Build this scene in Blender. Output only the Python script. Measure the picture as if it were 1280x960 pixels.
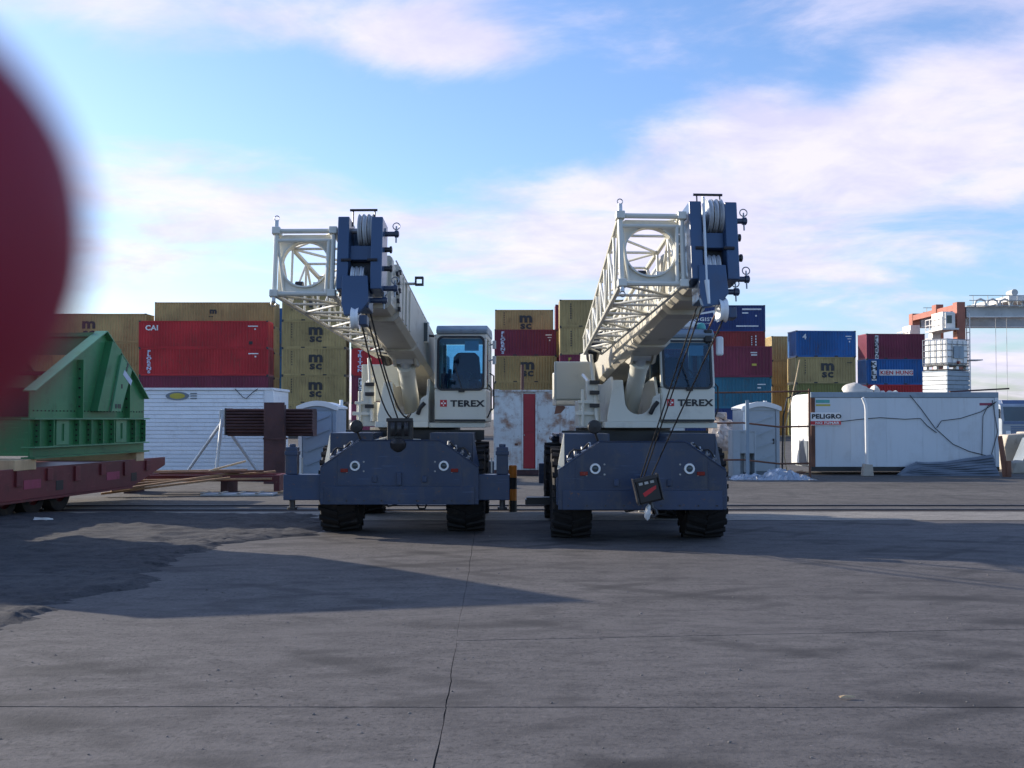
import bpy, bmesh, math, random
from mathutils import Matrix, Vector, noise
R = math.radians
random.seed(7)
for o in list(bpy.data.objects): bpy.data.objects.remove(o, do_unlink=True)
scene = bpy.context.scene
C = scene.collection

# ------------------------------------------------------------------ camera
CAM_H = 1.75
cam = bpy.data.cameras.new('camera')
cam.sensor_width = 36.0
cam.lens = 36.0 * 1380 / 1280
cam.clip_start = 0.004
cam.clip_end = 3000
cam.dof.use_dof = True
cam.dof.focus_distance = 22.0
cam.dof.aperture_fstop = 20.0          # a compact camera's tiny aperture
cam_ob = bpy.data.objects.new('camera', cam)
C.objects.link(cam_ob)
cam_ob.location = (0, 0, CAM_H)
cam_ob.rotation_euler = (R(90) + math.atan(43 / 1380), 0, 0)
scene.camera = cam_ob

# ------------------------------------------------------------------ sun and sky
SH = Vector((2.80, -1.30))               # shadow run on the ground per metre of height
SUN_EL = math.atan(1 / SH.length)
to_sun = Vector((-SH.x, -SH.y, 1)).normalized()
sun = bpy.data.lights.new('sun', 'SUN')
sun.energy = 4.6
sun.angle = R(0.53)
sun.color = (1.0, 0.90, 0.76)
sun_ob = bpy.data.objects.new('sun', sun)
C.objects.link(sun_ob)
sun_ob.location = (-40, 20, 30)
sun_ob.rotation_euler = to_sun.to_track_quat('Z', 'Y').to_euler()

world = bpy.data.worlds.new('World')
scene.world = world
world.use_nodes = True
wn, wl = world.node_tree.nodes, world.node_tree.links
wn.clear()
def wnode(t, **k):
    n = wn.new(t)
    for a, v in k.items(): setattr(n, a, v)
    return n
def wmath(op, a, b=None, c=None, clamp=False):
    n = wnode('ShaderNodeMath', operation=op, use_clamp=clamp)
    for i, v in enumerate((a, b, c)):
        if v is None: continue
        if isinstance(v, (int, float)): n.inputs[i].default_value = v
        else: wl.new(v, n.inputs[i])
    return n.outputs[0]
def wvec(op, a, b):
    n = wnode('ShaderNodeVectorMath', operation=op)
    for i, v in enumerate((a, b)):
        if v is None: continue
        if isinstance(v, (tuple, list, Vector)): n.inputs[i].default_value = tuple(v)
        else: wl.new(v, n.inputs[i])
    return n
sky = wnode('ShaderNodeTexSky', sky_type='NISHITA')
sky.sun_disc = False
sky.sun_elevation = SUN_EL
sky.sun_rotation = math.atan2(to_sun.x, to_sun.y)
sky.altitude = 0
sky.air_density = 1.0
sky.dust_density = 1.1
sky.ozone_density = 2.0
tc = wnode('ShaderNodeTexCoord')
D = tc.outputs['Generated']
sep = wnode('ShaderNodeSeparateXYZ'); wl.new(D, sep.inputs[0])
# clouds lie on a sheet far overhead: project the direction on it
zz = wmath('ADD', wmath('MAXIMUM', sep.outputs['Z'], 0.0), 0.16)
px = wmath('DIVIDE', sep.outputs['X'], zz)
py = wmath('DIVIDE', sep.outputs['Y'], zz)
cmb = wnode('ShaderNodeCombineXYZ'); wl.new(px, cmb.inputs[0]); wl.new(py, cmb.inputs[1])
def wnoise(vec, scale, detail, rough, off=(0, 0, 0), dist=0.0, sc=(1, 1, 1)):
    m = wnode('ShaderNodeMapping'); m.inputs['Location'].default_value = off; m.inputs['Scale'].default_value = sc
    wl.new(vec, m.inputs[0])
    n = wnode('ShaderNodeTexNoise'); n.inputs['Scale'].default_value = scale
    n.inputs['Detail'].default_value = detail; n.inputs['Roughness'].default_value = rough
    n.inputs['Distortion'].default_value = dist
    wl.new(m.outputs[0], n.inputs['Vector'])
    return n.outputs['Fac']
n1 = wnoise(cmb.outputs[0], 1.9, 9, 0.60, (3.1, 1.7, 0), 0.4, (0.8, 1.0, 1))
n2 = wnoise(cmb.outputs[0], 0.55, 3, 0.5, (8.3, 4.1, 0), 0.2)
dens = wmath('ADD', wmath('MULTIPLY', wmath('SUBTRACT', n1, 0.5), 2.5), wmath('MULTIPLY', wmath('SUBTRACT', n2, 0.5), 0.45))
# banks of cloud seen in given directions (azimuth and height of the bank, its half widths)
def bank(x, y, sx, sy, amp):
    global dens
    c = Vector(((x - 640) / 1380, 1, (523 - y) / 1380)).normalized()
    d = wvec('SUBTRACT', D, c)
    m = wvec('MULTIPLY', d.outputs[0], (1380 / sx, 1.2, 1380 / sy))
    l = wvec('LENGTH', m.outputs[0], None).outputs['Value']
    g = wmath('EXPONENT', wmath('MULTIPLY', wmath('MULTIPLY', l, l), -1.0))
    dens = wmath('ADD', dens, wmath('MULTIPLY', g, amp))
bank(1040, 235, 300, 110, 0.74)
bank(1130, 120, 260, 60, 0.55)
bank(720, 300, 200, 55, 0.55)
bank(250, 265, 260, 75, 0.75)
bank(200, 8, 400, 42, 0.62)
bank(580, 62, 95, 30, 0.50)
bank(900, 25, 150, 26, 0.22)
bank(1000, 75, 120, 26, -0.2)
bank(640, 470, 950, 52, 0.68)
bank(1200, 345, 140, 40, -0.15)
bank(520, 220, 130, 45, -0.25)
bank(420, 130, 260, 60, -0.45)
bank(750, 150, 110, 55, -0.40)
bank(1200, 25, 120, 34, -0.30)
bank(1040, 112, 40, 22, -0.40)
mr = wnode('ShaderNodeMapRange', interpolation_type='SMOOTHSTEP')
wl.new(dens, mr.inputs['Value'])
mr.inputs['From Min'].default_value = -0.04; mr.inputs['From Max'].default_value = 0.80
cl = mr.outputs[0]
SKY_STRENGTH = 0.14
skyc = wnode('ShaderNodeMix', data_type='RGBA', blend_type='MULTIPLY')
skyc.inputs[0].default_value = 1.0
wl.new(sky.outputs[0], skyc.inputs[6]); skyc.inputs[7].default_value = (0.90, 1.03, 1.31, 1)
mix = wnode('ShaderNodeMix', data_type='RGBA')
wl.new(wmath('MULTIPLY', cl, 0.86), mix.inputs[0])
wl.new(skyc.outputs[2], mix.inputs[6])
cn = wnoise(cmb.outputs[0], 3.2, 6, 0.6, (1.3, 6.1, 0), 0.3)
cmr = wnode('ShaderNodeMapRange'); wl.new(cn, cmr.inputs['Value']); cmr.inputs['From Min'].default_value = 0.36; cmr.inputs['From Max'].default_value = 0.62
cmix = wnode('ShaderNodeMix', data_type='RGBA'); wl.new(cmr.outputs[0], cmix.inputs[0])
cmix.inputs[6].default_value = (4.0, 3.8, 5.0, 1); cmix.inputs[7].default_value = (5.2, 4.8, 5.7, 1)
wl.new(cmix.outputs[2], mix.inputs[7])
bg = wnode('ShaderNodeBackground'); bg.inputs['Strength'].default_value = SKY_STRENGTH
wl.new(mix.outputs[2], bg.inputs['Color'])
wo = wnode('ShaderNodeOutputWorld'); wl.new(bg.outputs[0], wo.inputs[0])

vs = scene.view_settings
scene.display_settings.display_device = 'sRGB'
vs.view_transform = 'Standard'; vs.look = 'None'; vs.gamma = 1.0; vs.exposure = 0.55
vs.use_curve_mapping = False
scene.render.engine = 'CYCLES'
scene.cycles.max_bounces = 6

# ------------------------------------------------------------------ materials
MATS = {}
def nodes_of(name):
    m = bpy.data.materials.new(name); m.use_nodes = True
    nt = m.node_tree; nt.nodes.clear()
    out = nt.nodes.new('ShaderNodeOutputMaterial')
    MATS[name] = m
    return m, nt, out
def link(nt, a, b): nt.links.new(a, b)
def mixc(nt, fac, a, b, blend='MIX'):
    n = nt.nodes.new('ShaderNodeMix'); n.data_type = 'RGBA'; n.blend_type = blend
    for i, v in ((0, fac), (6, a), (7, b)):
        if isinstance(v, (int, float)): n.inputs[i].default_value = v
        elif isinstance(v, (tuple, list)): n.inputs[i].default_value = (*v[:3], 1)
        else: link(nt, v, n.inputs[i])
    return n.outputs[2]
def objvec(nt, scale=(1, 1, 1), rnd=True):
    t = nt.nodes.new('ShaderNodeTexCoord')
    v = t.outputs['Object']
    if rnd:
        oi = nt.nodes.new('ShaderNodeObjectInfo')
        ml = nt.nodes.new('ShaderNodeMath'); ml.operation = 'MULTIPLY'; ml.inputs[1].default_value = 73.0
        link(nt, oi.outputs['Random'], ml.inputs[0])
        ad = nt.nodes.new('ShaderNodeVectorMath'); ad.operation = 'ADD'
        link(nt, v, ad.inputs[0]); link(nt, ml.outputs[0], ad.inputs[1])
        v = ad.outputs[0]
    mp = nt.nodes.new('ShaderNodeMapping'); mp.inputs['Scale'].default_value = scale
    link(nt, v, mp.inputs[0])
    return mp.outputs[0]
def noisen(nt, vec, scale, detail=4, rough=0.55, lo=None, hi=None, dist=0.0):
    n = nt.nodes.new('ShaderNodeTexNoise')
    n.inputs['Scale'].default_value = scale; n.inputs['Detail'].default_value = detail
    n.inputs['Roughness'].default_value = rough; n.inputs['Distortion'].default_value = dist
    link(nt, vec, n.inputs['Vector'])
    f = n.outputs['Fac']
    if lo is not None:
        r = nt.nodes.new('ShaderNodeMapRange'); r.inputs['From Min'].default_value = lo; r.inputs['From Max'].default_value = hi
        r.interpolation_type = 'SMOOTHSTEP'
        link(nt, f, r.inputs['Value']); f = r.outputs[0]
    return f
def mulf(nt, a, b):
    n = nt.nodes.new('ShaderNodeMath'); n.operation = 'MULTIPLY'
    for i, v in enumerate((a, b)):
        if isinstance(v, (int, float)): n.inputs[i].default_value = v
        else: link(nt, v, n.inputs[i])
    return n.outputs[0]
def paint(name, col, rough=0.5, metal=0.0, var=0.18, dirt=(0.09, 0.07, 0.055), dirt_amt=0.35, scale=2.0,
          streak=0.0, bump=0.0, rnd=True, spec=0.5, chips=0.0, dlo=0.52):
    m, nt, out = nodes_of(name)
    b = nt.nodes.new('ShaderNodeBsdfPrincipled')
    v = objvec(nt, rnd=rnd)
    big = noisen(nt, v, scale * 0.35, 3, 0.5, 0.3, 0.7)
    c = mixc(nt, big, tuple(x * (1 - var) for x in col), tuple(min(1, x * (1 + var * 0.7)) for x in col))
    d = noisen(nt, v, scale * 1.7, 8, 0.65, dlo, dlo + 0.26)
    c = mixc(nt, mulf(nt, d, dirt_amt), c, dirt)
    if streak:
        sv = objvec(nt, (6.0, 6.0, 0.35), rnd)
        s = noisen(nt, sv, 1.4, 4, 0.6, 0.52, 0.75)
        c = mixc(nt, mulf(nt, s, streak), c, dirt)
    if chips:
        ch = noisen(nt, v, 11.0, 6, 0.7, 0.635, 0.665)
        c = mixc(nt, mulf(nt, ch, chips), c, (0.14, 0.075, 0.05))
        sc = noisen(nt, objvec(nt, (0.6, 0.6, 9.0), rnd), 4.0, 3, 0.5, 0.66, 0.70)
        c = mixc(nt, mulf(nt, sc, chips * 0.4), c, tuple(min(1, x * 2.2 + 0.03) for x in col))
    link(nt, c, b.inputs['Base Color'])
    rr = nt.nodes.new('ShaderNodeMapRange'); rr.inputs['To Min'].default_value = max(0.05, rough - 0.12); rr.inputs['To Max'].default_value = min(1, rough + 0.2)
    link(nt, d, rr.inputs['Value']); link(nt, rr.outputs[0], b.inputs['Roughness'])
    b.inputs['Metallic'].default_value = metal
    b.inputs['Specular IOR Level'].default_value = spec
    if bump:
        bp = nt.nodes.new('ShaderNodeBump'); bp.inputs['Strength'].default_value = bump; bp.inputs['Distance'].default_value = 0.02
        link(nt, noisen(nt, v, scale * 6, 6, 0.6), bp.inputs['Height']); link(nt, bp.outputs[0], b.inputs['Normal'])
    link(nt, b.outputs[0], out.inputs[0])
    return m
def glass(name, tint, gloss=0.10):
    m, nt, out = nodes_of(name)
    t = nt.nodes.new('ShaderNodeBsdfTransparent'); t.inputs[0].default_value = (*tint, 1)
    g = nt.nodes.new('ShaderNodeBsdfGlossy'); g.inputs['Roughness'].default_value = 0.03
    f = nt.nodes.new('ShaderNodeFresnel'); f.inputs['IOR'].default_value = 1.5
    a = nt.nodes.new('ShaderNodeMath'); a.operation = 'ADD'; a.inputs[1].default_value = gloss; a.use_clamp = True
    link(nt, f.outputs[0], a.inputs[0])
    mx = nt.nodes.new('ShaderNodeMixShader')
    link(nt, a.outputs[0], mx.inputs[0]); link(nt, t.outputs[0], mx.inputs[1]); link(nt, g.outputs[0], mx.inputs[2])
    link(nt, mx.outputs[0], out.inputs[0])
    return m

CREAM = (0.66, 0.645, 0.56)
paint('crane_cream', CREAM, 0.42, var=0.08, dirt_amt=0.30, scale=1.6)
paint('boom_cream', (0.52, 0.485, 0.40), 0.5, var=0.15, dirt=(0.13, 0.09, 0.065), dirt_amt=0.6, scale=1.1)
paint('crane_blue', (0.030, 0.052, 0.105), 0.42, var=0.25, dirt=(0.105, 0.095, 0.085), dirt_amt=0.6, scale=2.2, streak=0.35, chips=0.9, dlo=0.49)
paint('panel_cream', (0.56, 0.56, 0.47), 0.5, var=0.05, dirt_amt=0.15)
paint('black_metal', (0.018, 0.018, 0.020), 0.55, dirt_amt=0.3)
paint('dark_steel', (0.05, 0.05, 0.055), 0.5, 0.5, dirt_amt=0.4)
paint('grey_steel', (0.36, 0.37, 0.38), 0.45, 0.6, dirt_amt=0.3)
paint('galvanised', (0.55, 0.57, 0.58), 0.5, 0.3, dirt_amt=0.3)
paint('rubber', (0.024, 0.022, 0.022), 0.85, dirt=(0.10, 0.085, 0.07), dirt_amt=0.55, scale=3, spec=0.25)
paint('seat_fabric', (0.022, 0.032, 0.075), 0.9, dirt_amt=0.1)
paint('red_lens', (0.22, 0.015, 0.012), 0.25, dirt_amt=0.1)
paint('orange_lens', (0.7, 0.2, 0.02), 0.3, dirt_amt=0.1)
paint('white_ring', (0.78, 0.80, 0.80), 0.3, dirt_amt=0.1)
paint('lamp_dark', (0.04, 0.06, 0.07), 0.15, dirt_amt=0.1)
paint('red_print', (0.52, 0.02, 0.03), 0.5, dirt_amt=0.08)
paint('black_print', (0.015, 0.016, 0.022), 0.5, dirt_amt=0.1)
paint('white_print', (0.78, 0.78, 0.76), 0.6, dirt_amt=0.25, scale=3)
paint('pale_blue_print', (0.58, 0.66, 0.80), 0.6, dirt_amt=0.2, scale=3)
paint('yellow_print', (0.50, 0.42, 0.06), 0.6, dirt_amt=0.3)
paint('teal_print', (0.10, 0.42, 0.38), 0.6, dirt_amt=0.3)
paint('rag', (0.66, 0.66, 0.64), 0.9, dirt_amt=0.5, scale=9)
glass('cab_glass', (0.52, 0.74, 0.86), 0.0)
paint('head_blue', (0.042, 0.085, 0.17), 0.40, var=0.12, dirt_amt=0.25, scale=1.8)
# container paints
def cpaint(n, col): paint(n, col, 0.6, var=0.20, dirt=(0.11, 0.07, 0.05), dirt_amt=0.45, scale=0.9, streak=0.42, spec=0.3, chips=0.35)
cpaint('khaki', (0.42, 0.31, 0.13))
cpaint('olive', (0.21, 0.20, 0.06))
cpaint('red', (0.50, 0.028, 0.035))
cpaint('rust_red', (0.28, 0.035, 0.035))
cpaint('purple', (0.19, 0.030, 0.060))
cpaint('pink_purple', (0.30, 0.055, 0.10))
cpaint('navy', (0.022, 0.05, 0.17))
cpaint('blue', (0.02, 0.12, 0.34))
cpaint('teal', (0.03, 0.15, 0.22))
paint('white_siding', (0.78, 0.81, 0.83), 0.55, var=0.06, dirt=(0.25, 0.22, 0.18), dirt_amt=0.35, scale=1.2, streak=0.15)
paint('rust_white', (0.62, 0.64, 0.62), 0.6, var=0.10, dirt=(0.27, 0.13, 0.065), dirt_amt=0.95, scale=1.3, streak=0.5, chips=1.0, dlo=0.44)
paint('reefer_white', (0.60, 0.64, 0.66), 0.5, var=0.05, dirt=(0.34, 0.31, 0.27), dirt_amt=0.30, scale=0.7, streak=0.22)
paint('reefer_trim', (0.24, 0.30, 0.35), 0.55, var=0.1, dirt_amt=0.35, streak=0.2)
paint('door_red', (0.30, 0.010, 0.022), 0.5, var=0.12, dirt_amt=0.3, streak=0.2)
paint('rust', (0.17, 0.075, 0.045), 0.85, 0.1, var=0.35, dirt=(0.28, 0.13, 0.06), dirt_amt=0.5, scale=4, bump=0.3)
paint('rust_dark', (0.075, 0.036, 0.036), 0.85, 0.1, var=0.35, dirt=(0.17, 0.08, 0.05), dirt_amt=0.5, scale=4, bump=0.3)
paint('wood', (0.34, 0.20, 0.10), 0.8, var=0.3, dirt=(0.10, 0.06, 0.04), dirt_amt=0.4, scale=5, streak=0.3)
paint('wood_pale', (0.58, 0.42, 0.24), 0.8, var=0.2, dirt=(0.25, 0.16, 0.09), dirt_amt=0.3, scale=5, streak=0.3)
paint('toilet_grey', (0.38, 0.42, 0.44), 0.6, var=0.06, dirt_amt=0.25)
paint('toilet_blue', (0.27, 0.34, 0.42), 0.6, var=0.06, dirt_amt=0.2)
paint('toilet_white', (0.80, 0.80, 0.78), 0.5, var=0.05, dirt_amt=0.15)
paint('trailer_red', (0.135, 0.022, 0.026), 0.6, chips=0.8, var=0.25, dirt_amt=0.45, scale=1.8, streak=0.2)
paint('steel_green', (0.042, 0.19, 0.075), 0.5, var=0.2, dirt_amt=0.4, streak=0.3, chips=0.5, scale=1.6)
paint('steel_green_light', (0.085, 0.26, 0.13), 0.5, var=0.12, dirt_amt=0.2, scale=1.6)
paint('rtg_orange', (0.36, 0.12, 0.075), 0.6, var=0.15, dirt_amt=0.4)
paint('rtg_grey', (0.48, 0.49, 0.48), 0.6, var=0.15, dirt_amt=0.4)
paint('rtg_white', (0.72, 0.70, 0.66), 0.6, var=0.1, dirt_amt=0.3)
paint('plastic_white', (0.78, 0.77, 0.74), 0.45, var=0.05, dirt_amt=0.12)
paint('bollard_orange', (0.60, 0.20, 0.025), 0.55, var=0.1, dirt_amt=0.35, scale=4)
paint('tarp_silver', (0.42, 0.46, 0.50), 0.32, 0.35, var=0.15, dirt_amt=0.3, scale=5)
paint('tarp_grey', (0.16, 0.19, 0.22), 0.55, var=0.2, dirt_amt=0.4, scale=3)
paint('sack', (0.62, 0.58, 0.52), 0.9, var=0.15, dirt_amt=0.3, scale=4, bump=0.3)
paint('concrete_block', (0.42, 0.37, 0.30), 0.9, var=0.2, dirt_amt=0.4, scale=3, bump=0.4)
paint('truck_blue', (0.08, 0.13, 0.24), 0.45, dirt_amt=0.3)
paint('truck_white', (0.30, 0.34, 0.38), 0.5, dirt_amt=0.3)
paint('grit_stone', (0.17, 0.155, 0.14), 0.9, var=0.4, dirt_amt=0.3, scale=3)
def rubble_mat():
    m, nt, out = nodes_of('rubble')
    b = nt.nodes.new('ShaderNodeBsdfPrincipled'); b.inputs['Roughness'].default_value = 0.9
    v = objvec(nt)
    g = noisen(nt, v, 2.4, 3, 0.6, 0.35, 0.65)
    c = mixc(nt, g, (0.30, 0.25, 0.21), (0.62, 0.58, 0.54))
    c = mixc(nt, mulf(nt, noisen(nt, v, 7, 4, 0.6, 0.55, 0.7), 0.6), c, (0.16, 0.10, 0.07))
    link(nt, c, b.inputs['Base Color']); link(nt, b.outputs[0], out.inputs[0])
rubble_mat()
def skin_mat(name, col):
    m, nt, out = nodes_of(name)
    b = nt.nodes.new('ShaderNodeBsdfPrincipled')
    v = objvec(nt)
    c = mixc(nt, noisen(nt, v, 160, 4, 0.5), tuple(x * 0.85 for x in col), tuple(x * 1.12 for x in col))
    link(nt, c, b.inputs['Base Color']); b.inputs['Roughness'].default_value = 0.6
    b.inputs['Specular IOR Level'].default_value = 0.25
    b.inputs['Subsurface Weight'].default_value = 0.7; b.inputs['Subsurface Radius'].default_value = (0.010, 0.0015, 0.002); b.inputs['Subsurface Scale'].default_value = 1.0
    bp = nt.nodes.new('ShaderNodeBump'); bp.inputs['Strength'].default_value = 0.15; bp.inputs['Distance'].default_value = 0.0004
    link(nt, noisen(nt, v, 900, 3, 0.5), bp.inputs['Height']); link(nt, bp.outputs[0], b.inputs['Normal'])
    link(nt, b.outputs[0], out.inputs[0])
skin_mat('skin', (0.26, 0.020, 0.042))
skin_mat('nail', (0.36, 0.15, 0.14))

def ground_mat(name, base, light, dark, tracks=0.0, fine=26.0, bump=0.5):
    """concrete / asphalt: broad stains, fine grain, rubber marks of turning wheels"""
    m, nt, out = nodes_of(name)
    b = nt.nodes.new('ShaderNodeBsdfPrincipled')
    t = nt.nodes.new('ShaderNodeTexCoord'); v = t.outputs['Object']
    mp = nt.nodes.new('ShaderNodeMapping'); mp.inputs['Scale'].default_value = (0.45, 1.0, 1.0); link(nt, v, mp.inputs[0]); vs_ = mp.outputs[0]
    c = mixc(nt, noisen(nt, vs_, 0.33, 5, 0.6, 0.32, 0.68), base, light)
    c = mixc(nt, mulf(nt, noisen(nt, vs_, 1.3, 7, 0.68, 0.50, 0.74), 0.55), c, dark)
    c = mixc(nt, mulf(nt, noisen(nt, vs_, 4.5, 8, 0.75, 0.44, 0.62), 0.58), c, tuple(x * 0.88 for x in dark))
    c = mixc(nt, mulf(nt, noisen(nt, vs_, 6.5, 8, 0.78, 0.52, 0.68), 0.36), c, tuple(min(1, x * 1.4) for x in light))
    c = mixc(nt, mulf(nt, noisen(nt, v, fine, 5, 0.75, 0.50, 0.66), mulf(nt, noisen(nt, v, 0.8, 4, 0.6, 0.22, 0.58), 0.75)), c, tuple(x * 0.5 for x in dark))
    c = mixc(nt, mulf(nt, noisen(nt, v, fine * 0.6, 6, 0.8, 0.57, 0.72), mulf(nt, noisen(nt, vs_, 0.55, 4, 0.6, 0.25, 0.6), 0.62)), c, tuple(min(1, x * 1.9) for x in light))
    if tracks:
        for (cx, cy, sc, off) in ((-9.0, 28.0, 1.05, 0.0), (14.0, 31.0, 0.85, 2.0), (3.0, -26.0, 0.7, 5.0)):
            mm = nt.nodes.new('ShaderNodeMapping'); mm.inputs['Location'].default_value = (-cx, -cy, 0); link(nt, v, mm.inputs[0])
            w = nt.nodes.new('ShaderNodeTexWave'); w.wave_type = 'RINGS'; w.rings_direction = 'Z'
            w.inputs['Scale'].default_value = sc * 0.35; w.inputs['Distortion'].default_value = 2.2; w.inputs['Detail'].default_value = 3
            w.inputs['Detail Scale'].default_value = 0.25; w.inputs['Phase Offset'].default_value = off
            link(nt, mm.outputs[0], w.inputs['Vector'])
            r = nt.nodes.new('ShaderNodeMapRange'); r.inputs['From Min'].default_value = 0.80; r.inputs['From Max'].default_value = 0.97
            link(nt, w.outputs['Fac'], r.inputs['Value'])
            brk = noisen(nt, v, 0.5, 4, 0.6, 0.46, 0.62)
            c = mixc(nt, mulf(nt, mulf(nt, r.outputs[0], brk), tracks), c, tuple(x * 0.6 for x in dark))
    link(nt, c, b.inputs['Base Color'])
    b.inputs['Roughness'].default_value = 0.88
    b.inputs['Specular IOR Level'].default_value = 0.3
    bp = nt.nodes.new('ShaderNodeBump'); bp.inputs['Strength'].default_value = bump; bp.inputs['Distance'].default_value = 0.012
    link(nt, noisen(nt, v, fine * 1.2, 6, 0.7), bp.inputs['Height']); link(nt, bp.outputs[0], b.inputs['Normal'])
    link(nt, b.outputs[0], out.inputs[0])
ground_mat('concrete', (0.113, 0.102, 0.097), (0.145, 0.132, 0.124), (0.072, 0.066, 0.065), tracks=0.6, fine=20)
ground_mat('strip', (0.27, 0.245, 0.21), (0.34, 0.31, 0.265), (0.17, 0.15, 0.13))  # paler than the slabs: sunlight on the dusty strip put into the colour
ground_mat('dirt', (0.105, 0.094, 0.082), (0.15, 0.135, 0.117), (0.065, 0.057, 0.05), tracks=0.3, fine=14)
ground_mat('tar_dirt', (0.058, 0.054, 0.055), (0.085, 0.08, 0.078), (0.034, 0.032, 0.034), fine=16, bump=0.9)

# ------------------------------------------------------------------ mesh helpers
class MB:
    """collects shapes; build() links them as ONE mesh object"""
    def __init__(self, M=None): self.v = []; self.f = []; self.M = M or Matrix()
    def add(self, vs, fs, M=None):
        k = len(self.v); T = self.M @ M if M is not None else self.M
        self.v += [T @ Vector(p) for p in vs]; self.f += [tuple(i + k for i in f) for f in fs]
        return self
    def box(self, x0, x1, y0, y1, z0, z1, M=None):
        vs = [(x0,y0,z0),(x1,y0,z0),(x1,y1,z0),(x0,y1,z0),(x0,y0,z1),(x1,y0,z1),(x1,y1,z1),(x0,y1,z1)]
        return self.add(vs, [(0,3,2,1),(4,5,6,7),(0,1,5,4),(1,2,6,5),(2,3,7,6),(3,0,4,7)], M)
    def cyl(self, p, q, r, n=12, r2=None, M=None):
        p, q = Vector(p), Vector(q); r2 = r if r2 is None else r2
        a = (q - p).normalized(); u = a.orthogonal().normalized(); w = a.cross(u)
        vs = []
        for c, rr in ((p, r), (q, r2)):
            for i in range(n):
                t = 2 * math.pi * i / n
                vs.append(c + (u * math.cos(t) + w * math.sin(t)) * rr)
        fs = [(i, (i + 1) % n, n + (i + 1) % n, n + i) for i in range(n)] + [tuple(range(n))[::-1], tuple(range(n, 2 * n))]
        return self.add(vs, fs, M)
    def prism(self, pts, axis, a0, a1, M=None):
        """polygon in the plane across axis, extruded from a0 to a1"""
        def P(u, w, a): return {'x': (a, u, w), 'y': (u, a, w), 'z': (u, w, a)}[axis]
        n = len(pts)
        vs = [P(u, w, a0) for u, w in pts] + [P(u, w, a1) for u, w in pts]
        fs = [tuple(range(n)), tuple(range(n, 2 * n))[::-1]] + [(i, (i + 1) % n, n + (i + 1) % n, n + i) for i in range(n)]
        return self.add(vs, fs, M)
    def lathe(self, prof, origin, axis='x', n=28, M=None):
        """prof: (radius, along) pairs, closed at both ends by the axis if radius is 0"""
        vs, fs = [], []
        o = Vector(origin)
        for r, a in prof:
            for i in range(n):
                t = 2 * math.pi * i / n; c, s = r * math.cos(t), r * math.sin(t)
                vs.append(o + Vector({'x': (a, c, s), 'y': (c, a, s), 'z': (c, s, a)}[axis]))
        for k in range(len(prof) - 1):
            for i in range(n):
                fs.append((k*n + i, k*n + (i+1) % n, (k+1)*n + (i+1) % n, (k+1)*n + i))
        return self.add(vs, fs, M)
    def sweep(self, pts, r, n=6, M=None):
        pts = [Vector(p) for p in pts]; vs, fs = [], []
        up = None
        for i, p in enumerate(pts):
            a = (pts[min(i + 1, len(pts) - 1)] - pts[max(i - 1, 0)]).normalized()
            if up is None: up = a.orthogonal().normalized()
            up = (up - a * up.dot(a)).normalized(); w = a.cross(up)
            rr = r[i] if isinstance(r, (list, tuple)) else r
            vs += [p + (up * math.cos(2*math.pi*k/n) + w * math.sin(2*math.pi*k/n)) * rr for k in range(n)]
        for i in range(len(pts) - 1):
            for k in range(n): fs.append((i*n + k, i*n + (k+1) % n, (i+1)*n + (k+1) % n, (i+1)*n + k))
        m = len(pts) - 1
        fs += [tuple(range(n))[::-1], tuple(m*n + k for k in range(n))]
        return self.add(vs, fs, M)
    def mesh(self, name, smooth=False):
        me = bpy.data.meshes.new(name)
        me.from_pydata([tuple(p) for p in self.v], [], self.f)
        bm = bmesh.new(); bm.from_mesh(me)
        bmesh.ops.recalc_face_normals(bm, faces=bm.faces)
        bm.to_mesh(me); bm.free()
        if smooth:
            me.polygons.foreach_set('use_smooth', [True] * len(me.polygons))
            try: me.set_sharp_from_angle(angle=R(35))
            except Exception: pass
        me.update()
        return me
    def build(self, name, mat, parent=None, bevel=0.0, smooth=False):
        me = self.mesh(name, smooth)
        me.materials.append(MATS[mat])
        o = bpy.data.objects.new(name, me); C.objects.link(o)
        o.parent = parent
        if bevel:
            b = o.modifiers.new('bevel', 'BEVEL'); b.width = bevel; b.segments = 2; b.limit_method = 'ANGLE'; b.angle_limit = R(40)
        return o
def tag(o, label=None, cat=None, group=None, kind=None):
    if label: o['label'] = label
    if cat: o['category'] = cat
    if group: o['group'] = group
    if kind: o['kind'] = kind
    return o
def thing(name, label, cat, loc=(0, 0, 0), rz=0.0, group=None):
    o = bpy.data.objects.new(name, None); C.objects.link(o)
    o.empty_display_size = 0.2
    o.location = loc; o.rotation_euler = (0, 0, rz)
    return tag(o, label, cat, group)
def place(name, me, mat, parent, M=None):
    """object that shares mesh data; the material sits on the object"""
    o = bpy.data.objects.new(name, me); C.objects.link(o); o.parent = parent
    if not me.materials: me.materials.append(None)
    o.material_slots[0].link = 'OBJECT'; o.material_slots[0].material = MATS[mat]
    if M is not None: o.matrix_local = M
    return o
TXT = {}
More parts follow.
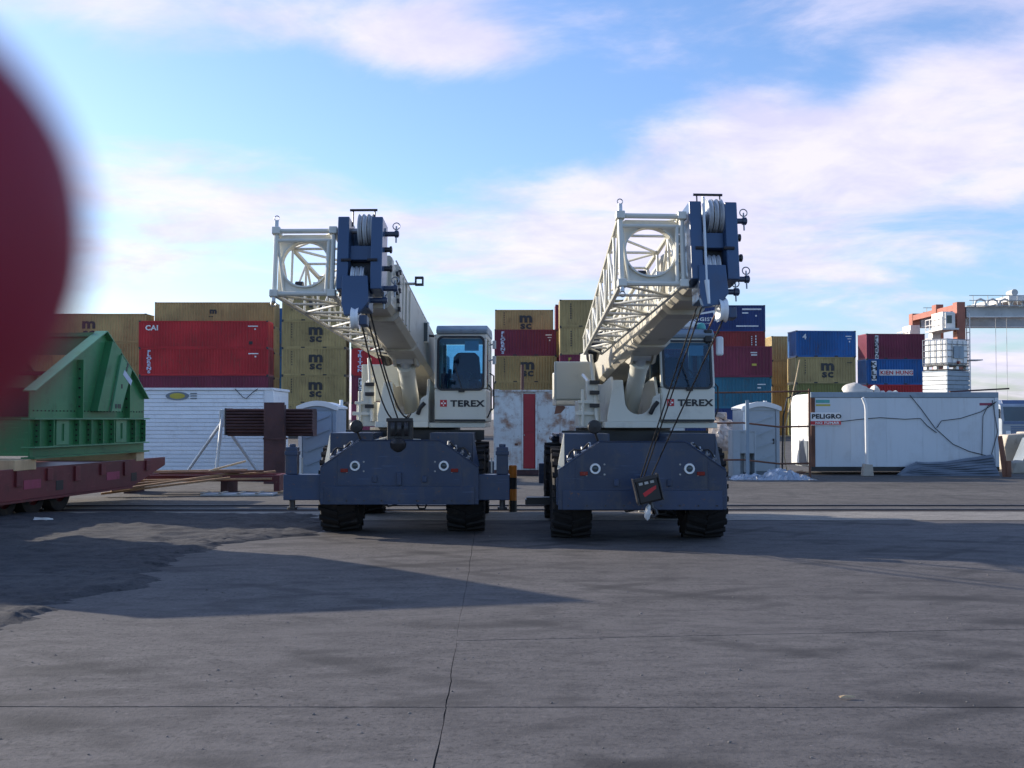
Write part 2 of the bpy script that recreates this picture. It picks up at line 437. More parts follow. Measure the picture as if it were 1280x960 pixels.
def text_mesh(body, h, bold=0.0, sx=1.0, depth=0.002):
    """lettering standing in the x-z plane, facing -y, lower left at the origin, capitals h high"""
    key = (body, h, bold, sx)
    if key in TXT: return TXT[key]
    cu = bpy.data.curves.new('lettering', 'FONT'); cu.body = body; cu.size = h / 0.70; cu.offset = bold * h; cu.extrude = depth; cu.space_character = 1.08
    cu.resolution_u = 2
    ob = bpy.data.objects.new('lettering', cu)
    me = bpy.data.meshes.new_from_object(ob)
    bpy.data.objects.remove(ob); bpy.data.curves.remove(cu)
    me.transform(Matrix.Rotation(R(90), 4, 'X') @ Matrix.Diagonal((sx, 1, 1, 1)))
    xs = [v.co.x for v in me.vertices]
    me.transform(Matrix.Translation((-min(xs), 0, 0)))
    me.materials.clear()
    me['w'] = max(xs) - min(xs)
    TXT[key] = me
    return me
def text(body, h, mat, parent, x, y, z, bold=0.0, sx=1.0, M=None, center=False, name='lettering'):
    me = text_mesh(body, h, bold, sx)
    if center: x -= me['w'] / 2
    T = Matrix.Translation((x, y, z))
    return place(name, me, mat, parent, M @ T if M is not None else T)
UNIT_TUBE = {}
def tube_between(name, p, q, r, mat, parent, n=8):
    """a straight tube as an object of its own; all share one unit tube"""
    if n not in UNIT_TUBE: UNIT_TUBE[n] = MB().cyl((0,0,0), (0,0,1), 1.0, n).mesh('unit_tube', True)
    p, q = Vector(p), Vector(q); d = q - p
    M = Matrix.Translation(p) @ d.to_track_quat('Z', 'Y').to_matrix().to_4x4() @ Matrix.Diagonal((r, r, d.length, 1))
    return place(name, UNIT_TUBE[n], mat, parent, M)
def lerp(a, b, t): return Vector(a).lerp(Vector(b), t)

# ================================================================== the ground
g = MB().add([(-900,-60,-0.035),(900,-60,-0.035),(900,1500,-0.035),(-900,1500,-0.035)], [(0,1,2,3)]).build('ground', 'dirt')
tag(g, 'grey dusty yard ground reaching back to the container stacks', 'ground', kind='structure')
rt = MB().box(-90, -8.6, 98, 150, -0.2, 0.6).build('raised_yard', 'dirt')
tag(rt, 'low raised ground under the left container stacks', 'ground', kind='structure')

# concrete slabs with open joints: the far edge ends in a dusty strip coloured paler as if sunlit
yard = tag(MB().add([(-40,0.2,-0.012),(45,0.2,-0.012),(45,19.0,-0.012),(-40,19.0,-0.012)], [(0,1,2,3)]).build('concrete_yard', 'tar_dirt'),
           'grey concrete yard with dark open joints', 'pavement', kind='structure')
def wob(a, b, n, amp, seed):
    """points from a to b, wandering a little"""
    a, b = Vector(a), Vector(b); d = (b - a); nrm = Vector((-d.y, d.x)).normalized(); out = []
    for i in range(n + 1):
        p = a.lerp(b, i / n); k = 0 if i in (0, n) else 1
        w = noise.noise(Vector((p.x * 1.3, p.y * 1.3, seed))) * amp + noise.noise(Vector((p.x * 6, p.y * 6, seed + 9))) * amp * 0.5
        out.append(p + nrm * w * k)
    return out
def slab(A, B, Cc, Dd, seeds):
    """corners near-left, near-right, far-right, far-left; each side a wandering line with its own seed"""
    g2 = 0.0045; g3 = 0.009
    pts = []
    for (a, b, s, off) in ((A, B, seeds[0], (0, g3)), (B, Cc, seeds[1], (-g2, 0)), (Cc, Dd, seeds[2], (0, -g3)), (Dd, A, seeds[3], (g2, 0))):
        L = (Vector(b) - Vector(a)).length
        flip = (Vector(a).x + Vector(a).y * 0.01) > (Vector(b).x + Vector(b).y * 0.01)
        ln = wob(b, a, int(L * 6), 0.014, s)[::-1] if flip else wob(a, b, int(L * 6), 0.014, s)
        pts += [(p.x + off[0], p.y + off[1]) for p in ln[:-1]]
    MB().prism(pts, 'z', -0.06, 0.0).build('slab', 'concrete', yard)
J0, J1, J2, J3 = (-0.36, 0.3), (-0.40, 6.75), (-0.44, 8.75), (-0.60, 19.0)
slab((-40, 0.3), J0, J1, (-40, 6.95), (1, 2, 3, 4))
slab(J0, (45, 0.3), (45, 6.75), J1, (1, 2, 5, 4))
slab((-40, 6.95), J1, J3, (-40, 19.0), (3, 6, 7, 4))
slab(J1, (45, 6.75), (45, 13.5), J2, (5, 4, 8, 6))
slab(J2, (45, 13.5), (45, 19.0), J3, (8, 4, 7, 6))
st = MB()
far = wob((-40, 20.7), (45, 20.7), 260, 0.16, 31)
nr = wob((-40, 18.97), (45, 18.97), 260, 0.0, 33)
n_ = len(far)
st.add([(p.x, p.y, 0.006) for p in nr] + [(p.x, p.y, 0.002) for p in far] + [(p.x, p.y + 0.04, -0.04) for p in far],
       [(i, i+1, n_+i+1, n_+i) for i in range(n_-1)] + [(n_+i, n_+i+1, 2*n_+i+1, 2*n_+i) for i in range(n_-1)])
tag(st.build('sunlit_strip', 'strip'), 'dusty concrete strip painted pale as if sunlit, behind the crane wheels', 'pavement', kind='structure')
for y in (21.5, 22.55):
    r = thing('rail', 'steel rail crossing the yard behind the cranes, ' + ('nearer of the two' if y < 22 else 'farther of the two'), 'rail', (0, y, 0), 0, 'railway track in the yard')
    MB().box(-60, 70, -0.035, 0.035, -0.04, -0.008).build('rail_head', 'dark_steel', r, bevel=0.008)
    MB().box(-60, 70, -0.075, 0.075, -0.06, -0.031).build('rail_foot', 'rust_dark', r)
    MB().box(-60, 70, 0.085, 0.12, -0.05, -0.018).build('guard_rail', 'rust_dark', r)
# raised strip of old tar and dirt on the left, with a broken edge
EDGE = [(-4.45, 2.0), (-4.40, 6.0), (-4.35, 9.0), (-4.22, 10.0), (-4.05, 11.4), (-4.10, 13.2), (-4.05, 15.2), (-3.7, 16.1), (-3.0, 16.6), (-2.9, 17.5), (-3.3, 19.5), (-3.4, 21.0)]
def edge_x(y):
    for (x0, y0), (x1, y1) in zip(EDGE, EDGE[1:]):
        if y0 <= y <= y1: return x0 + (x1 - x0) * (y - y0) / (y1 - y0)
    return EDGE[-1][0]
vb = MB(); NX, NY = 200, 330
vs = []
for j in range(NY + 1):
    y = 2.0 + 18.6 * j / NY
    e = edge_x(y)
    e += noise.noise(Vector((y * 0.9, 3, 1))) * 0.42 + noise.noise(Vector((y * 3.1, 7, 1))) * 0.20 + noise.noise(Vector((y * 9, 7, 1))) * 0.14 + noise.noise(Vector((y * 24, 7, 1))) * 0.07
    for i in range(NX + 1):
        t = i / NX
        x = e + 0.35 - (t ** 1.9) * 26
        d = e - x
        h = 0.026 * min(1, max(-1.2, d / 0.16)) + 0.05 * min(1, max(0, d / 3.0))
        q = Vector((x * 1.1, y * 1.1, 4))
        a = min(1, max(0, (d + 0.3) / 0.5))
        h += a * (noise.noise(q) * 0.03 + noise.noise(q * 3.3) * 0.028 + abs(noise.noise(q * 8)) * 0.03 * min(1, max(0.25, 1.2 - d / 3.0)))
        fade = min(1, (20.6 - y) / 0.8)
        vs.append((x, y, h * fade - (1 - fade) * 0.03))
vb.add(vs, [(j*(NX+1)+i, j*(NX+1)+i+1, (j+1)*(NX+1)+i+1, (j+1)*(NX+1)+i) for j in range(NY) for i in range(NX)])
tag(vb.build('dirt_verge', 'tar_dirt', smooth=True), 'dark raised tar and dirt with a broken edge on the left', 'ground', kind='structure')

# ================================================================== shipping containers
CW = 2.44
CM = {}
CCM = MB().box(0, 0.178, 0, 0.162, 0, 0.118).mesh('corner_casting')
def container_meshes(L, H):
    if (L, H) in CM: return CM[(L, H)]
    P = 0.09
    fr = MB()
    for x in (0, L - 0.14):
        for y in (0, CW - 0.14): fr.box(x, x + 0.14, y, y + 0.14, 0.12, H - 0.12)
    for y in (0.004, CW - 0.084):
        fr.box(0.14, L - 0.14, y, y + 0.08, 0.0, 0.16); fr.box(0.14, L - 0.14, y, y + 0.08, H - 0.11, H - 0.01)
    for x in (0.004, L - 0.084):
        fr.box(x, x + 0.08, 0.14, CW - 0.14, 0.0, 0.16); fr.box(x, x + 0.08, 0.14, CW - 0.14, H - 0.12, H - 0.01)
    cc = []
    for x in (-0.006, L - 0.172):
        for y in (-0.006, CW - 0.156):
            for z in (-0.005, H - 0.113): cc.append((x, y, z))
    pk = MB()                                   # fork pockets: black blocks painted in for the shade inside
    if L < 7:
        for x in (L/2 - 1.03 - 0.18, L/2 + 1.03 - 0.18): pk.box(x, x + 0.36, -0.001, 0.06, 0.02, 0.135)
    def corr(length, n0, z0, z1, depth=0.05):
        """corrugated sheet from x=0..length, outer face at y=0"""
        n = max(4, round(length / 0.278)); p = length / n; prof = []
        for i in range(n):
            x = i * p
            prof += [(x, 0), (x + p*0.26, 0), (x + p*0.5, depth), (x + p*0.76, depth)]
        prof.append((length, 0))
        m = MB(); k = len(prof)
        m.add([(x, y, z0) for x, y in prof] + [(x, y, z1) for x, y in prof], [(i, i+1, k+i+1, k+i) for i in range(k-1)])
        return m
    side = corr(L - 0.28, 0, 0.16, H - 0.11)
    end = corr(CW - 0.28, 0, 0.16, H - 0.12)
    roof = MB().box(0.05, L - 0.05, 0.05, CW - 0.05, H - 0.06, H - 0.025)
    doors = MB()
    hw = (CW - 0.30) / 2
    for k in range(2):
        x0 = 0.15 + k * (hw + 0.004)
        doors.box(x0, x0 + hw - 0.01, 0, 0.05, 0.17, H - 0.125)
        for q in (0.22, 0.78): doors.cyl((x0 + hw*q, -0.02, 0.14), (x0 + hw*q, -0.02, H - 0.1), 0.02, 6)
    CM[(L, H)] = dict(frame=fr.mesh('frame'), corner=CCM, corners=cc, side=side.mesh('side_wall'), end=end.mesh('end_wall'),
                      roof=roof.mesh('roof'), doors=doors.mesh('doors'), pockets=pk.mesh('fork_pocket_shade') if L < 7 else None)
    return CM[(L, H)]
LOGO = {}
def container(X, Y, Z, L, H, mat, label, group, rz=0.0, logo=None, marks=()):
    m = container_meshes(L, H)
    t = thing('shipping_container', label, 'container', (X, Y, Z), rz, group)
    place('frame', m['frame'], mat, t); 
    for p in m['corners']: place('corner_casting', m['corner'], 'dark_steel', t, Matrix.Translation(p))
    place('side_wall', m['side'], mat, t, Matrix.Translation((0.14, 0.014, 0)))
    place('side_wall', m['side'], mat, t, Matrix.Translation((L - 0.14, CW - 0.014, 0)) @ Matrix.Rotation(math.pi, 4, 'Z'))
    place('end_wall', m['end'], mat, t, Matrix.Translation((0.014, CW - 0.14, 0)) @ Matrix.Rotation(-math.pi/2, 4, 'Z'))
    place('doors', m['doors'], mat, t, Matrix.Translation((L - 0.02, 0, 0)) @ Matrix.Rotation(math.pi/2, 4, 'Z'))
    place('roof', m['roof'], mat, t)
    if m['pockets']: place('fork_pocket_shade', m['pockets'], 'black_metal', t)
    yy = -0.006
    if logo == 'msc':
        cx = L * 0.53
        text('m', 0.98, 'black_print', t, cx, yy, H*0.50, bold=0.06, sx=1.28, center=True)
        text('sc', 0.74, 'black_print', t, cx, yy, H*0.235, bold=0.05, sx=1.28, center=True)
        for k in range(6): MBq(t, 'black_print', L*0.15, yy, H*0.84 - k*0.24, 0.09, 0.13)
    for mk in marks:
        kind = mk[0]
        if kind == 'text': text(mk[1], mk[2], mk[3], t, mk[4], yy, mk[5], bold=mk[6] if len(mk) > 6 else 0.05, sx=mk[7] if len(mk) > 7 else 1.15)
        elif kind == 'vert':                    # letters one under the other, on a pale strip or in pale boxes
            _, body, h, pm, x, ztop, style = mk
            n = len(body); w = h * 1.15
            if style == 'strip': MB().box(x - w*0.62, x + w*0.62, yy + 0.004, yy + 0.010, ztop - n*h*1.28 - 0.05, ztop + 0.10).build('name_strip', 'white_print', t)
            for i, ch in enumerate(body):
                text(ch, h, 'black_print' if style == 'strip' else pm, t, x, yy - 0.004, ztop - (i + 1) * h * 1.28 + h*0.2, bold=0.06, sx=1.7, center=True)
        elif kind == 'bars':                    # small identification lines by the door end
            for (x, z, w, h) in mk[1]: MBq(t, mk[2], x, yy, z, w, h)
    return t
def MBq(t, mat, x, y, z, w, h, name='marking'):
    return MB().box(x, x + w, y, y + 0.004, z, z + h).build(name, mat, t)
L20, L40, H0, HC = 6.06, 12.19, 2.59, 2.90
IDS40 = ('bars', [(10.3, 2.02, 0.95, 0.10), (10.9, 1.72, 0.16, 0.14)], 'white_print')
IDS20 = ('bars', [(5.0, 2.0, 0.62, 0.09), (5.2, 1.76, 0.4, 0.07), (5.35, 1.45, 0.12, 0.14)], 'white_print')
def stack(X, Y, Z0, L, H, rows, group, rz=0.0):
    """rows from the ground up: (material, label, logo, marks)"""
    for k, (mat, label, logo, marks) in enumerate(rows):
        jx, jy = random.uniform(-0.04, 0.04), random.uniform(-0.03, 0.03)
        container(X + jx, Y + jy, Z0 + k * (H + 0.004), L, H, mat, label, group, rz + R(random.uniform(-0.2, 0.2)), logo, marks)
ORD = ['lowest', 'second from the ground', 'third from the ground', 'fourth from the ground']
hid = lambda n, mat, lab: [(mat, lab + ', ' + ORD[k], None, ()) for k in range(n)]
stack(-48.7, 110, 0.6, L40, HC, hid(2, 'khaki', 'khaki container low in the leftmost stack, behind the green steelwork') +
      [('khaki', 'khaki container second from the top of the leftmost stack', None, ()),
       ('khaki', 'khaki container topmost of the leftmost stack, beside the blurred finger', 'msc', ())], 'leftmost container stack')
stack(-36.3, 112, 0.6, L40, H0, hid(4, 'khaki', 'khaki container standing hidden behind the stack of red containers') +
      [('khaki', 'long khaki container seen above the topmost red container', None, (('text', 'm', 0.55, 'black_print', 5.6, 1.45, 0.07, 1.2), ('text', '--', 0.4, 'black_print', 5.5, 1.0, 0.03, 1.2)))], 'khaki stack behind the red containers')
stack(-25.2, 118, 0.6, L20, H0, hid(4, 'blue', 'blue container hidden behind the khaki stack') +
      [('blue', 'blue container showing as a sliver between two khaki stacks', None, ())], 'blue stack behind the khaki stacks')
stack(-35.2, 104, 0.6, L40, H0,
      [('purple', 'dark purple container at the foot of the red stack', None, ()),
       ('purple', 'dark purple container just above the white slatted container, below two red ones', None, ()),
       ('red', 'red container with white letters running down its left end', None, (('vert', 'FLORENS', 0.25, 'pale_blue_print', 0.95, 2.42, 'plain'), IDS40)),
       ('red', 'bright red container with white CAI lettering at its upper left', None, (('text', 'CAI', 0.46, 'white_print', 0.62, 1.70, 0.05, 1.1), IDS40, ('bars', [(10.4, 0.35, 0.35, 0.3)], 'black_print')))], 'red container stack')
nm = ['fourth from the top', 'fourth from the top', 'third from the top', 'second from the top', 'topmost']
stack(-21.75, 104, 0.6, L20, H0,
      [('khaki', 'khaki container at the foot of the five-high stack behind the left portable toilet', 'msc', ()),
       ('khaki', 'khaki container just above the roof of the left portable toilet', 'msc', ()),
       ('khaki', 'khaki container with black logo, middle of the stack above the left portable toilet', 'msc', ()),
       ('khaki', 'khaki container with black logo, second from the top, left of the lattice jib', 'msc', ()),
       ('khaki', 'khaki container topmost of its stack, half hidden by the left crane jib', 'msc', ())], 'khaki stack behind the left portable toilet')
stack(-15.15, 104, 0.6, L20, H0,
      [('pink_purple', 'faded purple container with white CAI lettering low beside the left crane', None, (('text', 'CAI', 0.5, 'white_print', 0.55, 1.45, 0.05, 1.1),)),
       ('purple', 'purple container with letters on a white strip behind the left crane', None, (('vert', 'FLORENS', 0.25, 'x', 0.85, 2.25, 'strip'), IDS20)),
       ('red', 'red container with pale letters down its left end behind left crane ropes', None, (('vert', 'TRITON', 0.27, 'pale_blue_print', 0.85, 2.38, 'plain'), IDS20)),
       ('khaki', 'khaki container above the red one, glimpsed through the left jib lattice', None, ())], 'mixed stack behind the left crane')
stack(-1.72, 108, 0.1, L20, H0,
      [('khaki', 'khaki container behind the white rusty container, at the foot of its stack', None, ()),
       ('khaki', 'khaki container just above the roof of the white container with red door', None, ()),
       ('khaki', 'khaki container with black logo under the purple one between the cranes', 'msc', ()),
       ('purple', 'purple container with white letters between the two cranes', None, (('vert', 'FLORENS', 0.25, 'pale_blue_print', 0.82, 2.40, 'plain'), IDS20))], 'stack between the cranes')
stack(-1.75, 114.7, 0.1, L20, H0, hid(4, 'khaki', 'khaki container hidden behind the stack between the cranes') +
      [('khaki', 'khaki container topmost between the cranes, above the purple one', 'msc', ())], 'rear stack between the cranes')
stack(4.5, 104, 0.0, L20, H0, hid(1, 'khaki', 'khaki container at the foot of the stack beside the right crane jib') +
      [('khaki', 'khaki container low in the stack behind the right crane cabinet', None, ()),
       ('purple', 'purple container behind the tail of the right crane jib', None, (('vert', 'FLORENS', 0.25, 'yellow_print', 0.95, 2.3, 'plain'),)),
       ('khaki', 'khaki container second from the top, just left of the right jib', None, (('bars', [(1.0, 2.1 - k*0.22, 0.12, 0.13) for k in range(7)], 'black_print'),)),
       ('khaki', 'khaki container topmost, just left of the right crane jib', None, (('bars', [(1.0, 2.1 - k*0.22, 0.12, 0.13) for k in range(7)], 'black_print'),))], 'tall stack left of the right jib')
stack(4.25, 108.5, 0.0, L20, H0, hid(3, 'rust_red', 'rust red container hidden behind the tall khaki stack') +
      [('khaki', 'khaki container edge behind the tall stack left of right jib', None, ()),
       ('purple', 'purple container edge at the top, behind the tall khaki stack', None, ())], 'stack behind the tall khaki stack')
stack(9.5, 92, 0.0, L40, H0,
      [('navy', 'dark blue container at the foot of the stack behind the right crane cab', None, ()),
       ('teal', 'teal blue container below the purple one, right of the right crane cab', None, (('bars', [(11.0, 1.95, 0.7, 0.08), (11.0, 1.65, 0.3, 0.12)], 'white_print'),)),
       ('purple', 'dark purple container with yellow spot, right of the right crane cab', None, (('bars', [(10.4, 2.0, 0.55, 0.1), (10.45, 1.8, 0.5, 0.1)], 'white_print'), ('bars', [(10.5, 0.95, 0.4, 0.18)], 'yellow_print')))], 'front stack right of the right crane')
stack(12.85, 109, 0.0, L40, H0, hid(3, 'rust_red', 'rust red container hidden behind the purple and teal stack') +
      [('rust_red', 'rust red container under the dark blue one, right of the right boom', None, (('bars', [(11.2, 2.0 - k*0.28, 0.12, 0.18) for k in range(7)] + [(10.8, 2.0 - k*0.2, 0.1, 0.1) for k in range(8)], 'white_print'),)),
       ('navy', 'dark blue container with white logistics lettering, topmost right of the boom', None,
        (('text', 'APL LOGISTICS', 0.34, 'white_print', 3.35, 1.02, 0.05, 1.35), ('text', 'www.apllogistics.com', 0.16, 'white_print', 4.0, 0.72, 0.03, 1.3),
         ('bars', [(9.9, 2.1, 1.9, 0.16), (9.9, 1.75, 0.6, 0.12), (11.2, 1.45, 0.15, 0.15), (9.3, 0.45, 2.2, 0.12)], 'white_print')))], 'rear stack right of the right crane')
stack(27.8, 108, 0.0, L20, H0,
      [('olive', 'olive container at the foot of the stack behind the white reefer container', None, ()),
       ('olive', 'olive container just above the white reefer container roof', None, ()),
       ('khaki', 'khaki container with black logo under the bright blue one', 'msc', (('bars', [(5.2, 2.0, 0.5, 0.08)], 'black_print'),)),
       ('blue', 'bright blue container topmost, above a khaki one at the right', None, (('text', '4', 0.5, 'white_print', 0.65, 1.75, 0.04, 1.1), IDS20))], 'stack behind the white reefer container', R(5))
stack(27.2, 115.5, 0.0, L20, H0, hid(3, 'khaki', 'khaki container edge behind the bright blue container stack') +
      [('khaki', 'khaki container end peeping out left of the bright blue container', None, ())], 'khaki stack behind the bright blue container', R(3))
stack(36.0, 112, 0.0, L20, H0,
      [('red', 'red container at the foot of the rightmost stack', None, ()),
       ('red', 'red container under the blue one in the rightmost stack', None, ()),
       ('blue', 'blue container with red and white KIEN HUNG lettering in the rightmost stack', None,
        (('vert', 'KHLU', 0.36, 'x', 0.80, 2.3, 'strip'), ('bars', [(1.35, 0.92, 3.5, 0.60)], 'white_print'))),
       ('purple', 'purple container topmost of the rightmost stack, by the yard gantry', None, (('vert', 'FLORENS', 0.25, 'x', 1.05, 2.30, 'strip'),))], 'rightmost container stack', R(3))
for o in list(C.objects):
    if o.get('label', '').startswith('blue container with red and white'):
        text('KIEN HUNG', 0.38, 'red_print', o, 1.45, -0.014, 1.03, bold=0.05, sx=1.10)
    if o.get('label', '').startswith('dark blue container with white logistics'):
        MB().prism([(4.6, 1.62), (8.3, 2.28), (7.9, 1.98), (7.4, 1.75), (7.1, 1.55), (7.0, 1.85), (5.6, 1.62)], 'y', -0.010, -0.006).build('emblem', 'white_print', o)

# ================================================================== the two cranes
LUG = None
def tyre_mesh():
    m = MB()
    r, w = 0.67, 0.285
    prof = [(0.33, -w*0.80), (0.36, -w*0.92), (0.46, -w), (0.57, -w*0.99), (0.625, -w*0.90), (0.635, -w*0.5), (0.640, 0), (0.635, w*0.5), (0.625, w*0.90), (0.57, w*0.99), (0.46, w), (0.36, w*0.92), (0.33, w*0.80)]
    m.lathe(prof, (0, 0, 0), 'x', 40)
    n = 22
    for i in range(n):
        for s in (-1, 1):
            a = 2*math.pi*(i + (0.5 if s > 0 else 0)) / n
            T = Matrix.Rotation(a, 4, 'X')
            # chevron lug from the shoulder to the middle
            vs = []
            for x, dy, rr in ((s*w*1.0, 0.055, 0.60), (s*w*0.02, -0.035, 0.628)):
                vs += [(x, dy - 0.035, rr), (x, dy + 0.035, rr), (x, dy + 0.03, rr + (0.06 if abs(x) > 0.1 else 0.042)), (x, dy - 0.03, rr + (0.06 if abs(x) > 0.1 else 0.042))]
            m.add(vs, [(0,1,2,3),(4,7,6,5),(0,4,5,1),(1,5,6,2),(2,6,7,3),(3,7,4,0)], T)
    return m.mesh('tyre', True)
def rim_mesh():
    m = MB()
    w = 0.26
    m.lathe([(0.0, -w*0.55), (0.10, -w*0.55), (0.12, -w*0.42), (0.20, -w*0.35), (0.27, -w*0.6), (0.345, -w*0.82), (0.345, w*0.82), (0.27, w*0.6), (0.20, w*0.35), (0.12, w*0.42), (0.10, w*0.55), (0.0, w*0.55)], (0,0,0), 'x', 28)
    for s in (-1, 1):
        for i in range(10):
            a = 2*math.pi*i/10
            m.cyl((s*w*0.30, 0.16*math.cos(a), 0.16*math.sin(a)), (s*w*0.48, 0.16*math.cos(a), 0.16*math.sin(a)), 0.016, 6)
    return m.mesh('rim', True)
TYRE, RIM = tyre_mesh(), rim_mesh()

def make_crane(label, X, Y, swing, outriggers, hook, side):
    t = thing('mobile_crane', label, 'crane', (X, Y, 0), 0, 'rough terrain cranes')
    B, W, K = 'crane_blue', 'crane_cream', 'black_metal'
    # ---- carrier
    for x in (-0.965, 0.965):
        for y in (0.86, 4.05):
            rim = place('wheel', RIM, 'crane_cream', t, Matrix.Translation((x, y, 0.665)))
            ty = place('tyre', TYRE, 'rubber', rim, Matrix.Rotation(random.uniform(0, 1), 4, 'X'))
    m = MB()
    m.box(-0.48, 0.48, 0.14, 5.6, 0.72, 1.32)
    m.box(-0.85, 0.85, 0.70, 1.02, 0.56, 0.80); m.box(-0.85, 0.85, 3.89, 4.21, 0.56, 0.80)
    m.cyl((0, 0.86, 0.66), (0, 4.05, 0.72), 0.06, 10); m.lathe([(0.0, -0.2), (0.2, -0.12), (0.22, 0.0), (0.2, 0.12), (0.0, 0.2)], (0, 0.86, 0.64), 'y', 14)
    m.box(-0.2, 0.2, 2.2, 3.4, 0.60, 0.74)
    m.build('chassis_frame', B, t, bevel=0.012)
    # front plate with sloping shoulders
    pl = [(-1.18, 0.47), (1.18, 0.47), (1.18, 1.02), (0.60, 1.42), (-0.60, 1.42), (-1.18, 1.02)]
    MB().prism(pl, 'y', 0.0, 0.05).build('front_plate', B, t, bevel=0.008)
    MB().box(-1.12, 1.12, -0.018, 0.0, 0.47, 0.74).build('bumper_band', B, t, bevel=0.008)
    MB().box(-1.14, 1.14, 0.053, 0.42, 0.50, 0.98).build('front_box', B, t, bevel=0.01)
    for x in (-0.93, 0.93): MB().box(x - 0.006, x + 0.006, -0.007, 0.0, 0.745, 1.16).build('weld_seam', B, t)
    MB().box(-0.93, 0.93, -0.006, 0.0, 0.752, 0.764).build('weld_seam', B, t)
    for k in range(9):
        for z in (0.53,): MB().cyl((-1.04 + 0.26*k, -0.028, z), (-1.04 + 0.26*k, -0.018, z), 0.013, 6).build('bolt', 'dark_steel', t)
    MB().sweep([(-1.17, -0.004, 1.03), (-0.61, -0.004, 1.425), (0.61, -0.004, 1.425), (1.17, -0.004, 1.03)], 0.009, 6).build('edge_bead', B, t)
    for x in (-0.40, 0.34): MB().box(x, x + 0.07, -0.03, 0.0, 0.80, 0.90).build('tie_down_eye', B, t, bevel=0.012)
    MB().box(-0.034, 0.034, -0.05, -0.001, 0.76, 0.95).build('tow_lug', B, t, bevel=0.01)
    for s in (-1, 1):
        m = MB(); a, b = sorted((s * 0.43, s * 1.08))
        m.box(a, b, 0.30, 0.335, 0.99, 1.53)
        m.box(a, b, 0.336, 1.95, 1.48, 1.53)
        xo = s * 1.08; m.box(min(xo, xo - s*0.03), max(xo, xo - s*0.03), 0.337, 1.95, 1.36, 1.479)
        xi = s * 0.43; m.box(min(xi, xi + s*0.03), max(xi, xi + s*0.03), 0.337, 1.95, 1.10, 1.479)
        fdo = m.build('front_fender', B, t, bevel=0.008)
        MB().add([(s*1.082, 0.298, 1.53), (s*1.082, 0.40, 1.53), (s*1.18, 0.40, 1.02), (s*1.18, 0.34, 1.02), (s*1.082, 0.278, 1.02), (s*1.02, 0.40, 1.02), (s*1.02, 0.40, 1.53)],
                 [(0, 4, 3), (0, 3, 2, 1), (1, 2, 5, 6), (3, 4, 5, 2), (0, 1, 6), (0, 6, 5, 4)]).build('fender_cheek', 'crane_cream' if s < 0 else B, fdo)  # left cheek in cream: sunlight on the blue fender's edge painted in
        m = MB(); m.box(a, b, 3.15, 5.1, 1.44, 1.49); m.box(a, b, 5.10, 5.14, 0.95, 1.49)
        m.build('rear_fender', B, t, bevel=0.008)
        # lamps on the front plate
        h = MB(); h.lathe([(0.046, -0.012), (0.050, -0.030), (0.072, -0.030), (0.077, -0.004), (0.077, 0.0)], (s*0.66, 0, 1.045), 'y', 24)
        hl = h.build('headlight', 'white_ring', t, smooth=True)
        MB().lathe([(0.0, -0.022), (0.024, -0.020), (0.047, -0.010)], (s*0.66, 0, 1.045), 'y', 20).build('lens', 'lamp_dark', hl, smooth=True)
        MB().box(s*0.82 - 0.055, s*0.82 + 0.055, -0.02, -0.001, 0.95, 1.005).build('marker_light', 'red_lens', t, bevel=0.006)
        for dx, dz in ((0.13, 0.06), (0.13, -0.08), (-0.12, -0.09)):
            MB().cyl((s*0.66 - s*dx, -0.008, 1.045 + dz), (s*0.66 - s*dx, 0, 1.045 + dz), 0.014, 8).build('bolt', 'grey_steel', t)
        # fittings on the sloping shoulders: hose ends and brackets
        for k in range(4):
            f = 0.18 + 0.2 * k
            x = s * (1.11 - 0.50 * f); z = 1.08 + 0.30 * f
            MB().cyl((x, 0.10, z), (x + s*0.01, 0.16, z + 0.09), 0.022, 8).cyl((x - 0.03, 0.09, z + 0.02), (x + 0.04, 0.09, z + 0.05), 0.016, 6).build('hose_fitting', 'grey_steel', t)
        MB().sweep([(s*1.05, 0.12, 1.15), (s*1.0, 0.14, 1.27), (s*0.95, 0.13, 1.31), (s*0.84, 0.12, 1.30), (s*0.74, 0.12, 1.40)], 0.014, 6).build('hose', K, t, smooth=True)
    # deck between the fenders and the winch gear lying on it
    MB().box(-0.42, 0.42, 0.06, 1.7, 1.34, 1.38).build('front_deck', 'boom_cream', t)
    MB().box(-1.12, 1.12, 4.4, 5.6, 1.33, 1.438).build('engine_hood', B, t, bevel=0.04)
    for k in range(5): MB().box(-0.9, 0.9, 5.6, 5.615, 0.80 + k*0.07, 0.83 + k*0.07).build('grille_slat', K, t)
    # round mirror on a stalk
    m = MB(); m.lathe([(0.0, -0.03), (0.085, -0.02), (0.10, 0.0), (0.075, 0.04), (0.0, 0.06)], (-0.66, 0.12, 1.63), 'y', 20)
    m.cyl((-0.66, 0.14, 1.58), (-0.60, 0.2, 1.42), 0.018, 8)
    m.build('round_mirror', K, t, smooth=True)
    MB().cyl((0, 2.7, 1.325), (0, 2.7, 1.60), 0.78, 36).build('slew_ring', K, t)
    MB().box(-1.05, 1.22, 1.66, 1.75, 1.40, 1.56).build('deck_valance', K, t)
